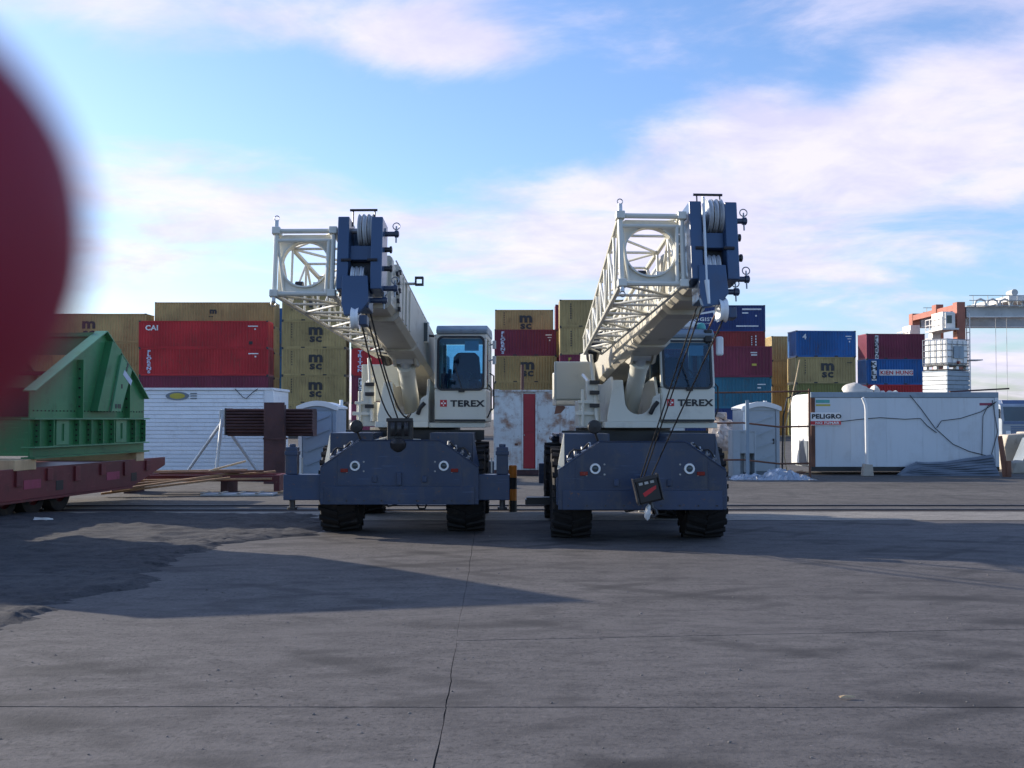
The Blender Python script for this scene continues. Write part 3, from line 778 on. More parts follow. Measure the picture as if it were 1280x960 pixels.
    # outriggers
    if outriggers:
        for s, xo in ((-1, -1.74), (1, 1.64)):
            m = MB(); a, b = sorted((s * 1.145, xo)); m.box(a, b, 0.06, 0.36, 0.53, 0.91)
            bm_ = m.build('outrigger_beam', B, t, bevel=0.012)
            xj = xo - s * 0.11
            m = MB(); m.box(xj - 0.088, xj + 0.088, 0.11, 0.29, 0.913, 1.32); m.box(xj - 0.10, xj + 0.10, 0.095, 0.305, 1.20, 1.26)
            m.cyl((xj, 0.20, 1.32), (xj, 0.20, 1.365), 0.05, 10)
            m.build('jack_housing', B, t, bevel=0.008)
            MB().cyl((xj, 0.20, 0.40), (xj, 0.20, 0.53), 0.045, 12).cyl((xj, 0.20, 0.385), (xj, 0.20, 0.42), 0.075, 12).build('jack_foot', 'dark_steel', t)
            MB().box(xj - s*0.16 - 0.012, xj - s*0.16 + 0.012, 0.10, 0.13, 0.93, 1.16).build('jack_hose', 'grey_steel', t)
    else:
        for s in (-1, 1):
            m = MB(); a, b = sorted((s * 1.145, s * 1.20)); m.box(a, b, 0.06, 0.36, 0.53, 0.91); m.build('outrigger_beam', B, t, bevel=0.012)
        MB().box(-1.62, -1.20, 1.55, 1.85, 0.42, 0.50).box(-1.60, -1.22, 1.57, 1.83, 0.501, 0.53).build('side_step', K, t)
    for s in (-1, 1):
        m = MB(); a, b = sorted((s * 0.3, s * 1.32)); m.box(a, b, 5.25, 5.5, 0.53, 0.91); m.build('rear_outrigger', B, t, bevel=0.012)
    MB().sweep([(-0.25, 0.3, 0.5), (-0.2, 0.28, 0.42), (-0.1, 0.28, 0.44), (0.02, 0.3, 0.5)], 0.014, 6).build('brake_hose', K, t, smooth=True)
    MB().sweep([(0.22, 0.3, 0.5), (0.27, 0.28, 0.39), (0.36, 0.28, 0.39), (0.40, 0.3, 0.5)], 0.014, 6).build('brake_hose', K, t, smooth=True)

    # ---- superstructure, swung about the slew ring
    S = Matrix.Translation((0, 2.7, 0)) @ Matrix.Rotation(swing, 4, 'Z') @ Matrix.Translation((0, -2.7, 0))
    m = MB(S); m.box(-0.50, 0.36, 1.42, 4.9, 1.605, 1.70); m.box(0.36, 1.28, 1.55, 3.1, 1.60, 1.68)
    m.build('turntable_frame', W, t, bevel=0.01)
    # front plate of the turret with a round-bottomed cut for the lift ram
    U = [(-0.46, 1.70), (0.36, 1.70), (0.36, 2.14), (0.25, 2.08)]
    U += [(0.02 + 0.21*math.cos(a), 2.02 + 0.21*math.sin(a)) for a in [-(math.pi) * k / 10 for k in range(0, 11)]]
    U += [(-0.22, 2.34), (-0.36, 2.34), (-0.46, 1.78)]
    MB(S).prism(U, 'y', 1.43, 1.47).build('turret_front_plate', W, t, bevel=0.006)
    for s in (-1, 1):
        x = s * 0.34
        prof = [(1.48, 1.70), (1.48, 2.02), (1.75, 2.40), (2.6, 2.30), (3.6, 2.35), (4.6, 2.95), (5.2, 2.95), (5.35, 2.5), (5.0, 1.70)]
        MB(S).prism(prof, 'x', x - 0.022, x + 0.022).build('turret_side_plate', W, t, bevel=0.006)
    MB(S).cyl((-0.42, 5.0, 2.62), (0.42, 5.0, 2.62), 0.09, 14).build('boom_pivot_pin', 'dark_steel', t)
    # hydraulic gear and steps on the free side
    m = MB(S)
    m.box(-0.86, -0.52, 1.75, 2.2, 1.62, 2.02); m.box(-0.74, -0.56, 1.70, 1.85, 2.02, 2.34); m.cyl((-0.80, 1.72, 1.62), (-0.80, 1.72, 2.2), 0.03, 8)
    m.cyl((-0.58, 1.66, 1.7), (-0.66, 1.80, 2.75), 0.035, 8); m.cyl((-0.70, 1.70, 2.3), (-0.70, 2.4, 2.45), 0.03, 8)
    m.box(-0.92, -0.56, 1.70, 1.735, 1.80, 1.86); m.box(-0.88, -0.60, 1.695, 1.735, 1.98, 2.03)
    m.build('valve_bank', W, t, bevel=0.008)
    for z in (1.92, 2.12, 2.28): MB(S).box(-0.70, -0.55, 1.62, 1.68, z, z + 0.06).build('valve', K, t, bevel=0.006)
    # counterweight and cabinet behind
    MB(S).box(-0.85, 1.0, 5.05, 5.60, 1.99, 2.62).build('counterweight', W, t, bevel=0.03)
    cb = MB(S).box(-1.05, -0.36, 3.35, 3.50, 2.06, 2.72).build('side_cabinet', 'panel_cream', t, bevel=0.012)
    MB(S).box(-1.03, -0.38, 3.33, 3.347, 2.08, 2.70).build('front_panel', 'panel_cream', cb, bevel=0.006)
    MB(S).box(-0.50, -0.43, 3.4, 3.48, 1.70, 2.055).build('cabinet_support', W, t)
    MB(S).cyl((-0.26, 4.6, 3.18), (0.26, 4.6, 3.18), 0.17, 18).cyl((-0.28, 4.6, 3.18), (-0.24, 4.6, 3.18), 0.24, 18).cyl((0.24, 4.6, 3.18), (0.28, 4.6, 3.18), 0.24, 18).build('hoist_winch', 'dark_steel', t)
    # lift ram
    A, Bt = Vector((0.02, 2.25, 1.80)), Vector((0.02, 1.18, 2.70))
    lr = MB(S).cyl(A, lerp(A, Bt, 0.86), 0.135, 20).cyl(lerp(A, Bt, 0.84), lerp(A, Bt, 0.90), 0.15, 20).build('lift_cylinder', W, t, smooth=True)
    MB(S).cyl(lerp(A, Bt, 0.88), Bt, 0.10, 16).cyl(Bt - Vector((0.14, 0, 0)), Bt + Vector((0.14, 0, 0)), 0.085, 16).build('rod_end', 'galvanised', lr, smooth=True)
    MB(S).sweep([(0.20, 1.40, 1.82), (0.24, 1.36, 1.92), (0.31, 1.38, 2.0)], 0.035, 8).build('hose', K, t, smooth=True)
    # ---- cab
    dz = 0.0 if side == 'left' else -0.13
    dxc = 0.07 if side == 'left' else 0.0
    x0, x1, y0, y1 = 0.385 + dxc, 1.235 + dxc, 1.5, 3.05
    prof = [(y0 + 0.02, 1.685), (y0, 1.72), (y0, 2.235), (y1, 2.235), (y1, 1.685)]
    cab = MB(S).prism(prof, 'x', x0, x1).build('cab', W, t, bevel=0.03)
    yt = y0 + 0.10                      # the windscreen leans back a little
    m = MB(S)
    for x in (x0, x1 - 0.055):          # posts
        m.add([(x, y0, 2.236), (x + 0.055, y0, 2.236), (x + 0.055, y0 + 0.07, 2.236), (x, y0 + 0.07, 2.236),
               (x, yt, (3.05 + dz)), (x + 0.055, yt, (3.05 + dz)), (x + 0.055, yt + 0.07, (3.05 + dz)), (x, yt + 0.07, (3.05 + dz))],
              [(0,3,2,1),(4,5,6,7),(0,1,5,4),(1,2,6,5),(2,3,7,6),(3,0,4,7)])
        m.box(x, x + 0.055, y1 - 0.07, y1, 2.236, (3.05 + dz)); m.box(x, x + 0.055, 2.35, 2.42, 2.236, (3.05 + dz))
    m.box(x0, x1, yt, y1, (3.05 + dz), (3.13 + dz))
    m.build('cab_frame', W, cab, bevel=0.015)
    rf = MB(S); rf.prism([(yt - 0.03, (3.131 + dz)), (yt - 0.05, (3.20 + dz)), (yt + 0.05, (3.27 + dz)), (y1 - 0.1, (3.29 + dz)), (y1 + 0.02, (3.22 + dz)), (y1 + 0.02, (3.131 + dz))], 'x', x0 + 0.02, x1 + 0.01)
    rf.build('cab_roof', 'toilet_grey' if False else 'reefer_trim', cab, bevel=0.02)
    # rounded windscreen: dark rubber surround and pane
    def screen(inset, yo, r=0.09):
        a, b, c, d = x0 + 0.035 + inset, x1 - 0.035 - inset, 2.20 + inset, (3.10 + dz) - inset
        pts = []
        for cx, cz, a0 in ((b - r, c + r, -90), (b - r, d - r, 0), (a + r, d - r, 90), (a + r, c + r, 180)):
            for k in range(6):
                an = R(a0 + 90 * k / 5); pts.append((cx + r*math.cos(an), cz + r*math.sin(an)))
        def Y(z): return y0 + (z - 2.236) / ((3.05 + dz) - 2.236) * (yt - y0) + yo
        return [(x, Y(z), z) for x, z in pts]
    o_, i_ = screen(0, -0.012), screen(0.035, -0.012, 0.07)
    n = len(o_); m = MB(S)
    m.add(o_ + i_ + [(x, y + 0.03, z) for x, y, z in o_] + [(x, y + 0.03, z) for x, y, z in i_],
          [(k, (k+1) % n, n + (k+1) % n, n + k) for k in range(n)] + [(2*n + k, 2*n + (k+1) % n, 3*n + (k+1) % n, 3*n + k) for k in range(n)] +
          [(k, (k+1) % n, 2*n + (k+1) % n, 2*n + k) for k in range(n)] + [(n + k, n + (k+1) % n, 3*n + (k+1) % n, 3*n + k) for k in range(n)])
    m.build('windscreen_seal', 'black_metal', cab)
    g_ = screen(0.03, 0.002, 0.07)
    m = MB(S); m.add(g_ + [(x, y + 0.006, z) for x, y, z in g_], [tuple(range(n)), tuple(range(2*n - 1, n - 1, -1))] + [(k, (k+1) % n, n + (k+1) % n, n + k) for k in range(n)])
    m.build('windscreen', 'cab_glass', cab)
    for x in (x0 + 0.012, x1 - 0.02):
        MB(S).box(x, x + 0.006, y0 + 0.12, 2.35, 2.25, (3.04 + dz)).build('side_window', 'cab_glass', cab)
        MB(S).box(x, x + 0.006, 2.42, y1 - 0.07, 2.25, (3.04 + dz)).build('side_window', 'cab_glass', cab)
    MB(S).box(x0 + 0.06, x1 - 0.06, y1 - 0.03, y1 - 0.024, 2.25, (3.04 + dz)).build('rear_window', 'cab_glass', cab)
    MB(S).box(x0 + 0.48, x1 - 0.14, y0 + 0.16, y0 + 0.18, (2.86 + dz), (3.02 + dz)).build('sun_visor', 'plastic_white', cab)
    # operator's seat, controls
    xc = (x0 + x1) / 2 + 0.02
    st_ = MB(S).box(xc - 0.25, xc + 0.25, 2.05, 2.55, 2.24, 2.40).build('seat', 'seat_fabric', cab, bevel=0.05)
    MB(S).prism([(xc - 0.25, 2.41), (xc + 0.25, 2.41), (xc + 0.22, (2.80 + dz)), (xc + 0.15, (2.88 + dz)), (xc - 0.15, (2.88 + dz)), (xc - 0.22, (2.80 + dz))], 'y', 2.48, 2.60).build('seat_back', 'seat_fabric', st_, bevel=0.04)
    for s in (-1, 1): MB(S).box(xc + s*0.33 - 0.05, xc + s*0.33 + 0.05, 1.95, 2.45, 2.236, 2.50).cyl((xc + s*0.33, 2.02, 2.5), (xc + s*0.33, 1.98, 2.60), 0.02, 8).build('armrest', 'seat_fabric', st_, bevel=0.02)
    MB(S).box(xc - 0.24, xc + 0.10, 1.58, 1.74, 2.236, 2.38).build('dashboard', 'black_metal', cab, bevel=0.03)
    MB(S).lathe([(0.15, -0.014), (0.164, 0), (0.15, 0.014), (0.136, 0), (0.15, -0.014)], (0, 0, 0), 'z', 24, Matrix.Translation((xc - 0.02, 1.84, 2.46)) @ Matrix.Rotation(R(35), 4, 'X')).cyl((xc - 0.02, 1.84, 2.46), (xc - 0.02, 1.74, 2.32), 0.02, 8).build('steering_wheel', 'black_metal', cab)
    MB(S).cyl((xc, y0 - 0.03, 2.24), (xc - 0.12, y0 + 0.02, 2.62), 0.008, 6).box(xc - 0.05, xc + 0.05, y0 - 0.04, y0 - 0.016, 2.175, 2.225).build('wiper', 'black_metal', cab)
    text('TEREX', 0.098, 'black_print', cab, 0, 0, 0, bold=0.055, sx=1.26, M=S @ Matrix.Translation((x0 + 0.262, y0 - 0.006, 1.945)))
    MB(S).box(x0 + 0.095, x0 + 0.205, y0 - 0.005, y0 - 0.001, 1.94, 2.05).build('red_emblem', 'red_print', cab)
    em = MB(S); xe, ze = x0 + 0.150, 1.995
    for s in (-1, 1):
        em.box(xe + s*0.024 - 0.016, xe + s*0.024 + 0.016, y0 - 0.009, y0 - 0.006, ze - 0.012, ze + 0.012)
        em.box(xe - 0.008, xe + 0.008, y0 - 0.009, y0 - 0.006, ze + s*0.030 - 0.010, ze + s*0.030 + 0.010)
    em.build('emblem_cross', 'white_print', cab)
    MB(S).box(x0 + 0.01, x1 - 0.02, y0 + 0.01, y0 + 0.04, 1.70, 1.735, Matrix.Translation((0, -0.022, 0))).build('cab_sill', 'black_metal', cab)
    MB(S).sweep([(x1 + 0.02, y0 + 0.12, 2.30), (x1 + 0.07, y0 + 0.10, 2.24), (x1 + 0.07, y0 + 0.10, 1.90), (x1 + 0.02, y0 + 0.08, 1.78), (x1 - 0.06, y0 + 0.08, 1.70)], 0.013, 6).build('grab_handle', 'black_metal', cab, smooth=True)
    MB(S).sweep([(x1 + 0.02, y0 + 0.5, 2.5), (x1 + 0.09, y0 + 0.5, 2.46), (x1 + 0.09, y0 + 0.5, 1.92), (x1 + 0.02, y0 + 0.5, 1.86)], 0.013, 6).build('grab_handle', 'black_metal', cab, smooth=True)
    if side == 'left':
        wl_ = MB(S).box(0.24, 0.36, 1.44, 1.62, 2.98, 3.32).build('work_light', 'crane_cream', t, bevel=0.01)
        MB(S).box(0.25, 0.35, 1.425, 1.438, 3.0, (3.30 + dz)).build('lens', 'lamp_dark', wl_)
        MB(S).cyl((0.36, 1.56, 3.1), (0.42, 1.66, 3.1), 0.02, 8).build('lamp_bracket', 'black_metal', t)
        for k in range(2): MB(S).cyl((x1 + 0.0, 2.2, 2.72 + k*0.26), (x1 + 0.10, 2.2, 2.75 + k*0.26), 0.014, 6).box(x1 + 0.06, x1 + 0.12, 2.16, 2.20, 2.66 + k*0.26, (2.80 + dz) + k*0.26).build('side_mirror', 'galvanised', cab, bevel=0.01)
    else:
        mm = MB(S).box(x1 + 0.05, x1 + 0.17, 1.60, 1.66, (2.86 + dz), (3.16 + dz)).build('side_mirror', 'white_ring', t, bevel=0.03)
        MB(S).cyl((x1 - 0.02, 1.66, (3.16 + dz)), (x1 + 0.11, 1.63, 3.1), 0.014, 6).build('mirror_arm', 'black_metal', t)
        lb = MB(S).box(x0 + 0.08, x0 + 0.60, 1.66, 1.86, (3.30 + dz), (3.40 + dz)).build('roof_vent', 'plastic_white', cab, bevel=0.02)
        MB(S).lathe([(0.0, 0.10), (0.05, 0.09), (0.07, 0.04), (0.075, 0.0), (0.0, 0.0)], tuple((x0 + 0.70, 1.76, (3.285 + dz))), 'z', 16).build('beacon', 'teal_print', cab, smooth=True)
        MB(S).box(x1 - 0.15, x1 - 0.02, 1.56, 1.70, (3.06 + dz), (3.26 + dz)).build('work_light', 'black_metal', cab, bevel=0.02)
        MB(S).cyl((x1 - 0.08, 1.60, (3.26 + dz)), (x1 + 0.08, 1.55, (3.62 + dz)), 0.014, 6).build('aerial', 'rust', cab)

    # ---- boom: u along it, v across it upwards
    E = R(7.6)
    Bm = S @ Matrix.Translation((0.03, 5.0, 2.55)) @ Matrix(((1,0,0,0), (0,-math.cos(E), math.sin(E),0), (0, math.sin(E), math.cos(E),0), (0,0,0,1)))
    def sec(w, v0, v1, u0, u1, ch=0.05):
        h = w / 2
        return MB(Bm).prism([(-h + ch, v0), (h - ch, v0), (h, v0 + ch), (h, v1 - ch*0.5), (h - ch*0.5, v1), (-h + ch*0.5, v1), (-h, v1 - ch*0.5), (-h, v0 + ch)], 'y', u0, u1)
    BC = 'boom_cream'
    bm0 = sec(0.52, -0.34, 0.40, -0.35, 6.55, 0.07).build('boom_base_section', BC, t, bevel=0.006)
    sec(0.55, -0.365, 0.425, 6.35, 6.60, 0.07).build('collar', BC, bm0, bevel=0.006)
    sec(0.55, -0.375, -0.20, 3.2, 4.55, 0.07).build('reinforcement', BC, bm0, bevel=0.006)
    for s in (-1, 1): MB(Bm).prism([(3.25, -0.33), (4.05, -0.33), (3.85, -0.47), (3.70, -0.47)], 'x', s*0.17 - 0.02, s*0.17 + 0.02).build('ram_lug', BC, bm0)
    b1 = sec(0.46, -0.30, 0.36, 6.5, 7.15, 0.06).build('boom_middle_section', BC, t, bevel=0.006)
    sec(0.49, -0.325, 0.385, 7.0, 7.18, 0.06).build('collar', BC, b1, bevel=0.006)
    b2 = sec(0.40, -0.27, 0.32, 7.1, 7.85, 0.05).build('boom_tip_section', BC, t, bevel=0.006)
    # pipe and ribs along the boom's right side and top
    MB(Bm).cyl((0.20, 0.2, 0.50), (0.20, 6.5, 0.50), 0.012, 6).build('boom_top_line', 'grey_steel', bm0)
    for k in range(7): MB(Bm).box(0.19, 0.21, 0.3 + k*1.0, 0.33 + k*1.0, 0.40, 0.50).build('line_bracket', 'grey_steel', bm0)
    for k, u in enumerate((5.4, 5.8, 6.15)): MB(Bm).box(0.2605, 0.278, u, u + 0.09, -0.26, 0.34).build('rib', BC, bm0)
    MB(Bm).box(0.265, 0.42, 5.95, 5.99, 0.30, 0.33).build('lamp_arm', BC, bm0)
    sq = MB(Bm)
    for (a, b, c, d) in ((0.40, 0.52, 0.29, 0.31), (0.40, 0.52, 0.39, 0.41), (0.40, 0.42, 0.31, 0.39), (0.50, 0.52, 0.31, 0.39)): sq.box(a, b, 5.94, 6.02, c, d)
    sq.build('cable_guide', 'dark_steel', bm0)
    for k in range(7): MB(Bm).box(0.262, 0.30, 6.62 + 0.12*(k % 3), 6.70 + 0.12*(k % 3), -0.24 + 0.085*k, -0.19 + 0.085*k).build('wear_pad_bolt', 'dark_steel', bm0)
    # boom head
    hd = MB(Bm).box(-0.275, -0.135, 7.80, 8.22, -0.33, 0.58).build('boom_head', 'head_blue', t, bevel=0.012)
    MB(Bm).box(0.135, 0.275, 7.80, 8.22, -0.33, 0.575).build('head_plate', 'head_blue', hd, bevel=0.012)
    MB(Bm).box(-0.135, 0.135, 7.80, 7.86, -0.30, 0.50).build('head_back', 'head_blue', hd)
    MB(Bm).box(-0.135, 0.135, 7.861, 8.12, 0.06, 0.24).build('head_cross_plate', 'head_blue', hd, bevel=0.008)
    MB(Bm).box(-0.135, 0.135, 7.861, 8.0, -0.20, 0.055).build('recess_shade', K, hd)  # black block painted in for the shade of the open recess
    tg = MB(Bm); tg.prism([(-0.20, -0.17), (0.11, -0.17), (0.13, -0.50), (0.02, -0.63), (-0.16, -0.66), (-0.20, -0.52)], 'y', 8.16, 8.25)
    tg.build('head_tongue', 'head_blue', hd, bevel=0.01)
    MB(Bm).box(-0.19, 0.12, 7.83, 8.16, -0.55, -0.335).build('tongue_back', 'head_blue', hd, bevel=0.01)
    def sheave(x, u, v, r, w=0.05, nm='sheave', par=hd):
        return MB(Bm).lathe([(0.0, -w*0.5), (r*0.3, -w*0.5), (r*0.34, -w*0.25), (r*0.8, -w*0.25), (r, -w*0.5), (r*0.86, 0), (r, w*0.5), (r*0.8, w*0.25), (r*0.34, w*0.25), (r*0.3, w*0.5), (0.0, w*0.5)], (x, u, v), 'x', 24).build(nm, 'galvanised', par, smooth=True)
    for k in range(3): sheave(-0.015 + 0.062*k, 8.0, 0.46, 0.21)
    for k in range(3): sheave(-0.075 + 0.055*k, 8.10, -0.17, 0.15, 0.048)
    MB(Bm).cyl((-0.29, 8.0, 0.46), (0.29, 8.0, 0.46), 0.035, 12).build('sheave_pin', 'grey_steel', hd)
    gd = MB(Bm).cyl((-0.17, 8.0, 0.73), (0.17, 8.0, 0.73), 0.016, 8)
    for x in (-0.13, 0.14): gd.cyl((x, 8.0, 0.52), (x, 8.0, 0.73), 0.010, 6)
    gd.build('rope_guard', 'dark_steel', hd)
    for v in (0.05,):
        for s in (-1, 1): MB(Bm).cyl((s*0.10, 8.225, v - 0.02), (s*0.22, 8.225, v - 0.02), 0.02, 8).build('pin_bar', 'dark_steel', hd)
    # auxiliary rope wheel hanging at the tongue
    aw = MB(Bm); 
    aw.lathe([(0.0, -0.03), (0.07, -0.03), (0.135, -0.045), (0.115, 0.0), (0.135, 0.045), (0.07, 0.03), (0.0, 0.03)], (-0.03 if side == 'left' else 0.06, 8.18, -0.68), 'x', 24)
    aw.build('auxiliary_sheave', 'white_ring', hd, smooth=True)
    xa = -0.03 if side == 'left' else 0.06
    MB(Bm).box(xa + 0.052, xa + 0.15, 8.10, 8.26, -0.78, -0.66).build('sheave_bracket', B, hd, bevel=0.01)
    # pins, lugs and rings on the head's right side
    for v, ln in ((0.42, 0.17), (0.22, 0.09), (-0.02, 0.10), (-0.27, 0.17), (-0.42, 0.20)):
        x0_ = 0.275 if v > -0.3 else 0.12
        lp = MB(Bm).cyl((x0_, 8.0, v), (x0_ + ln, 8.0, v), 0.032, 10).cyl((x0_ + ln*0.7, 8.0, v), (x0_ + ln*0.95, 8.0, v), 0.045, 10).build('lug_pin', B if ln > 0.12 else 'dark_steel', hd)
        if ln > 0.12:
            MB(Bm).cyl((x0_ + ln*0.8, 8.0, v - 0.11), (x0_ + ln*0.8, 8.0, v + 0.10), 0.010, 6).build('clip_pin', 'grey_steel', lp)
            MB(Bm).lathe([(0.042, -0.006), (0.05, 0), (0.042, 0.006), (0.036, 0), (0.042, -0.006)], (x0_ + ln*0.8, 8.0, v + 0.10), 'y', 16).build('ring', 'grey_steel', lp)
    # chain of hoses between head and jib
    for k in range(6): MB(Bm).box(-0.335 - 0.012*(k % 2), -0.285, 7.72, 7.80, -0.26 + k*0.12, -0.17 + k*0.12).build('hose_clamp', K, hd, bevel=0.01)
    MB(Bm).sweep([(-0.31, 7.75, 0.5), (-0.33, 7.78, 0.2), (-0.30, 7.76, -0.1), (-0.32, 7.74, -0.3)], 0.022, 6).build('hose', K, hd, smooth=True)

    # ---- lattice jib stowed along the boom's left side
    uf, ur = 8.05, 2.45
    FC = [Vector((-1.05, uf, -0.36)), Vector((-0.345, uf, -0.36)), Vector((-0.345, uf, 0.43)), Vector((-1.05, uf, 0.43))]
    RC = [Vector((-0.68, ur, -0.06)), Vector((-0.40, ur, -0.06)), Vector((-0.40, ur, 0.20)), Vector((-0.68, ur, 0.20))]
    # plate with the big round hole
    n = 40; ring, sqr = [], []
    cx, cv, rr = -0.70, 0.035, 0.285
    for k in range(n):
        a = 2*math.pi*k/n; c, s = math.cos(a), math.sin(a)
        ring.append((cx + rr*c, cv + rr*s))
        f = 1 / max(abs(c) / 0.335, abs(s) / 0.375); sqr.append((cx + f*c, cv + f*s))
    vs = [(x, u, v) for u in (uf - 0.03, uf - 0.055) for lst in (ring, sqr) for x, v in lst]
    fs = []
    for k in range(n):
        k2 = (k + 1) % n
        fs += [(k, k2, n + k2, n + k), (2*n + k, 3*n + k, 3*n + k2, 2*n + k2), (k, 2*n + k, 2*n + k2, k2), (n + k, n + k2, 3*n + k2, 3*n + k)]
    jb = MB(Bm).add(vs, fs).build('lattice_jib', W, t)
    lipm = MB(Bm); vs = [(cx + r_*math.cos(2*math.pi*k/n), u, cv + r_*math.sin(2*math.pi*k/n)) for r_, u in ((rr - 0.001, uf - 0.10), (rr - 0.001, uf + 0.01), (rr + 0.018, uf + 0.01), (rr + 0.018, uf - 0.10)) for k in range(n)]
    lipm.add(vs, [(a*n + k, a*n + (k+1) % n, ((a+1) % 4)*n + (k+1) % n, ((a+1) % 4)*n + k) for a in range(4) for k in range(n)])
    lipm.build('hole_rim', W, jb, smooth=True)
    def T_(p): return Bm @ Vector(p)
    def jt(nm, p, q, r, mat=W): return tube_between(nm, T_(p), T_(q), r, mat, jb)
    for k in range(4):
        jt('chord', FC[k], RC[k], 0.030)
        k2 = (k + 1) % 4
        jt('frame_tube', FC[k] + Vector((0, 0.06, 0)), FC[k2] + Vector((0, 0.06, 0)), 0.030)
        jt('end_tube', RC[k], RC[k2], 0.022)
        a, b = FC[k], FC[k2]
        nb = 9
        def at_(P, Q, i):                     # bays get shorter towards the tail
            f = i / nb; return lerp(P, Q, 1 - (1 - f) ** 1.0)
        for i in range(nb):
            p0, p1 = at_(FC[k], RC[k], i), at_(FC[k], RC[k], i + 1)
            q0, q1 = at_(FC[k2], RC[k2], i), at_(FC[k2], RC[k2], i + 1)
            jt('brace', p0 if i % 2 == 0 else q0, q1 if i % 2 == 0 else p1, 0.017)
            if i: jt('cross_brace', p0, q0, 0.017)
    for p in FC:
        d = 1 if p.z > 0 else -1
        lg = MB(Bm).box(p.x - 0.05, p.x + 0.05, uf + 0.0, uf + 0.12, p.z - 0.045, p.z + 0.045).build('lug', W, jb, bevel=0.01)
        if p.x < -0.9:
            jt('lug_pin', p + Vector((0, 0.08, -0.03)), p + Vector((0, 0.08, 0.13 if d > 0 else -0.10)), 0.026, 'galvanised')
            MB(Bm).lathe([(0.030, -0.006), (0.037, 0), (0.030, 0.006), (0.024, 0), (0.030, -0.006)], (p.x, uf + 0.08, p.z + (0.16 if d > 0 else -0.13)), 'y', 14).build('ring', 'grey_steel', jb)
    jt('frame_tube', (-1.05, uf + 0.06, 0.31), (-0.345, uf + 0.06, 0.31), 0.022)
    jt('frame_tube', (-1.05, uf + 0.06, 0.43), (-0.95, uf - 0.02, -0.36), 0.018)
    jt('frame_tube', (-0.40, uf + 0.06, 0.31), (-0.42, uf + 0.06, -0.36), 0.022)
    MB(Bm).box(-0.62, -0.44, uf - 0.28, uf - 0.10, -0.27, -0.17).build('jib_box', 'galvanised', jb, bevel=0.01)
    MB(Bm).cyl((-0.83, uf - 0.12, -0.22), (-0.74, uf - 0.12, -0.22), 0.06, 14).build('rope_roller', 'dark_steel', jb)
    MB(Bm).cyl((-0.54, ur + 0.05, 0.05), (-0.52, ur - 0.24, -0.10), 0.13, 16, 0.10).build('jib_end_cone', K, jb)
    jt('stow_bracket', (-0.34, 5.0, 0.0), (-0.26, 5.0, 0.0), 0.05, 'crane_cream')
    jt('stow_bracket', (-0.42, 3.2, 0.05), (-0.25, 3.2, 0.05), 0.05, 'crane_cream')

    # ---- ropes and hook block
    hp = [Bm @ Vector((x, 8.14, -0.27)) for x in (-0.08, -0.02, 0.05)]
    if hook == 'stowed':
        # the block rests on the front deck behind the front plate
        hb = MB().prism([(-0.19, 1.40), (0.19, 1.40), (0.19, 1.74), (-0.19, 1.74)], 'y', 0.02, 0.22).build('hook_block', K, t, bevel=0.03)
        MB().box(-0.20, 0.20, -0.004, 0.016, 1.70, 1.755).build('block_cap', 'dark_steel', hb, bevel=0.01)
        MB().lathe([(0.0, -0.16), (0.09, -0.13), (0.15, -0.05), (0.16, 0.02), (0.12, 0.09), (0.0, 0.12)], (-0.02, 0.10, 1.36), 'z', 18).build('hook_ball', K, hb, smooth=True)
        for k in range(3): sh = MB().lathe([(0.0, -0.02), (0.14, -0.02), (0.16, -0.03), (0.15, 0), (0.16, 0.03), (0.14, 0.02), (0.0, 0.02)], (-0.10 + 0.1*k, 0.12, 1.60), 'x', 20); sh.build('block_sheave', 'dark_steel', hb, smooth=True)
        ends = [((-0.14, 0.10, 1.76), 0.25), ((-0.04, 0.10, 1.76), 0.05), ((0.10, 0.10, 1.76), 0.32)]
        for h, (e, sg) in zip(hp, ends):
            e = Vector(e); pts = []
            for k in range(13):
                f = k / 12; p = h.lerp(e, f); p.z -= sg * 4 * f * (1 - f) * (0.55 + f * 0.6); pts.append(p)
            MB().sweep(pts, 0.012, 6).build('hoist_rope', K, t, smooth=True)
        MB().sweep([(-0.40, 0.3, 1.40), (-0.3, 0.2, 1.47), (-0.15, 0.12, 1.42), (-0.05, 0.02, 1.5), (0.08, 0.0, 1.66), (0.16, 0.05, 1.82), (0.10, 0.14, 1.78)], 0.013, 6).build('tag_rope', K, t, smooth=True)
        MB().sweep([(-0.44, 0.25, 1.40), (-0.2, 0.15, 1.46), (0.0, 0.1, 1.44), (0.3, 0.2, 1.42)], 0.02, 6).build('sling', 'boom_cream', t, smooth=True)
    else:
        Hm = Matrix.Translation((0.0, -0.62, 0.79)) @ Matrix.Diagonal((0.86, 0.86, 0.86, 1)) @ Matrix.Rotation(R(-13), 4, 'Y')
        hb = MB(Hm).box(-0.19, 0.19, -0.10, 0.10, -0.20, 0.20).build('hook_block', K, t, bevel=0.03)
        fr = MB(Hm)
        for s in (-1, 1): fr.box(s*0.195 - 0.012, s*0.195 + 0.012, -0.12, 0.12, -0.20, 0.22)
        fr.box(-0.18, 0.18, -0.12, -0.104, 0.16, 0.22)
        fr.build('block_cheek', 'dark_steel', hb, bevel=0.006)
        for k in range(3): MB(Hm).box(-0.13 + 0.09*k, -0.07 + 0.09*k, -0.125, -0.105, 0.10, 0.14).build('block_sheave', 'grey_steel', hb)
        MB(Hm).prism([(-0.10, -0.03), (0.02, 0.02), (0.13, 0.05), (0.12, 0.0), (0.02, -0.05), (-0.08, -0.09)], 'y', -0.106, -0.101).build('red_mark', 'red_print', hb)
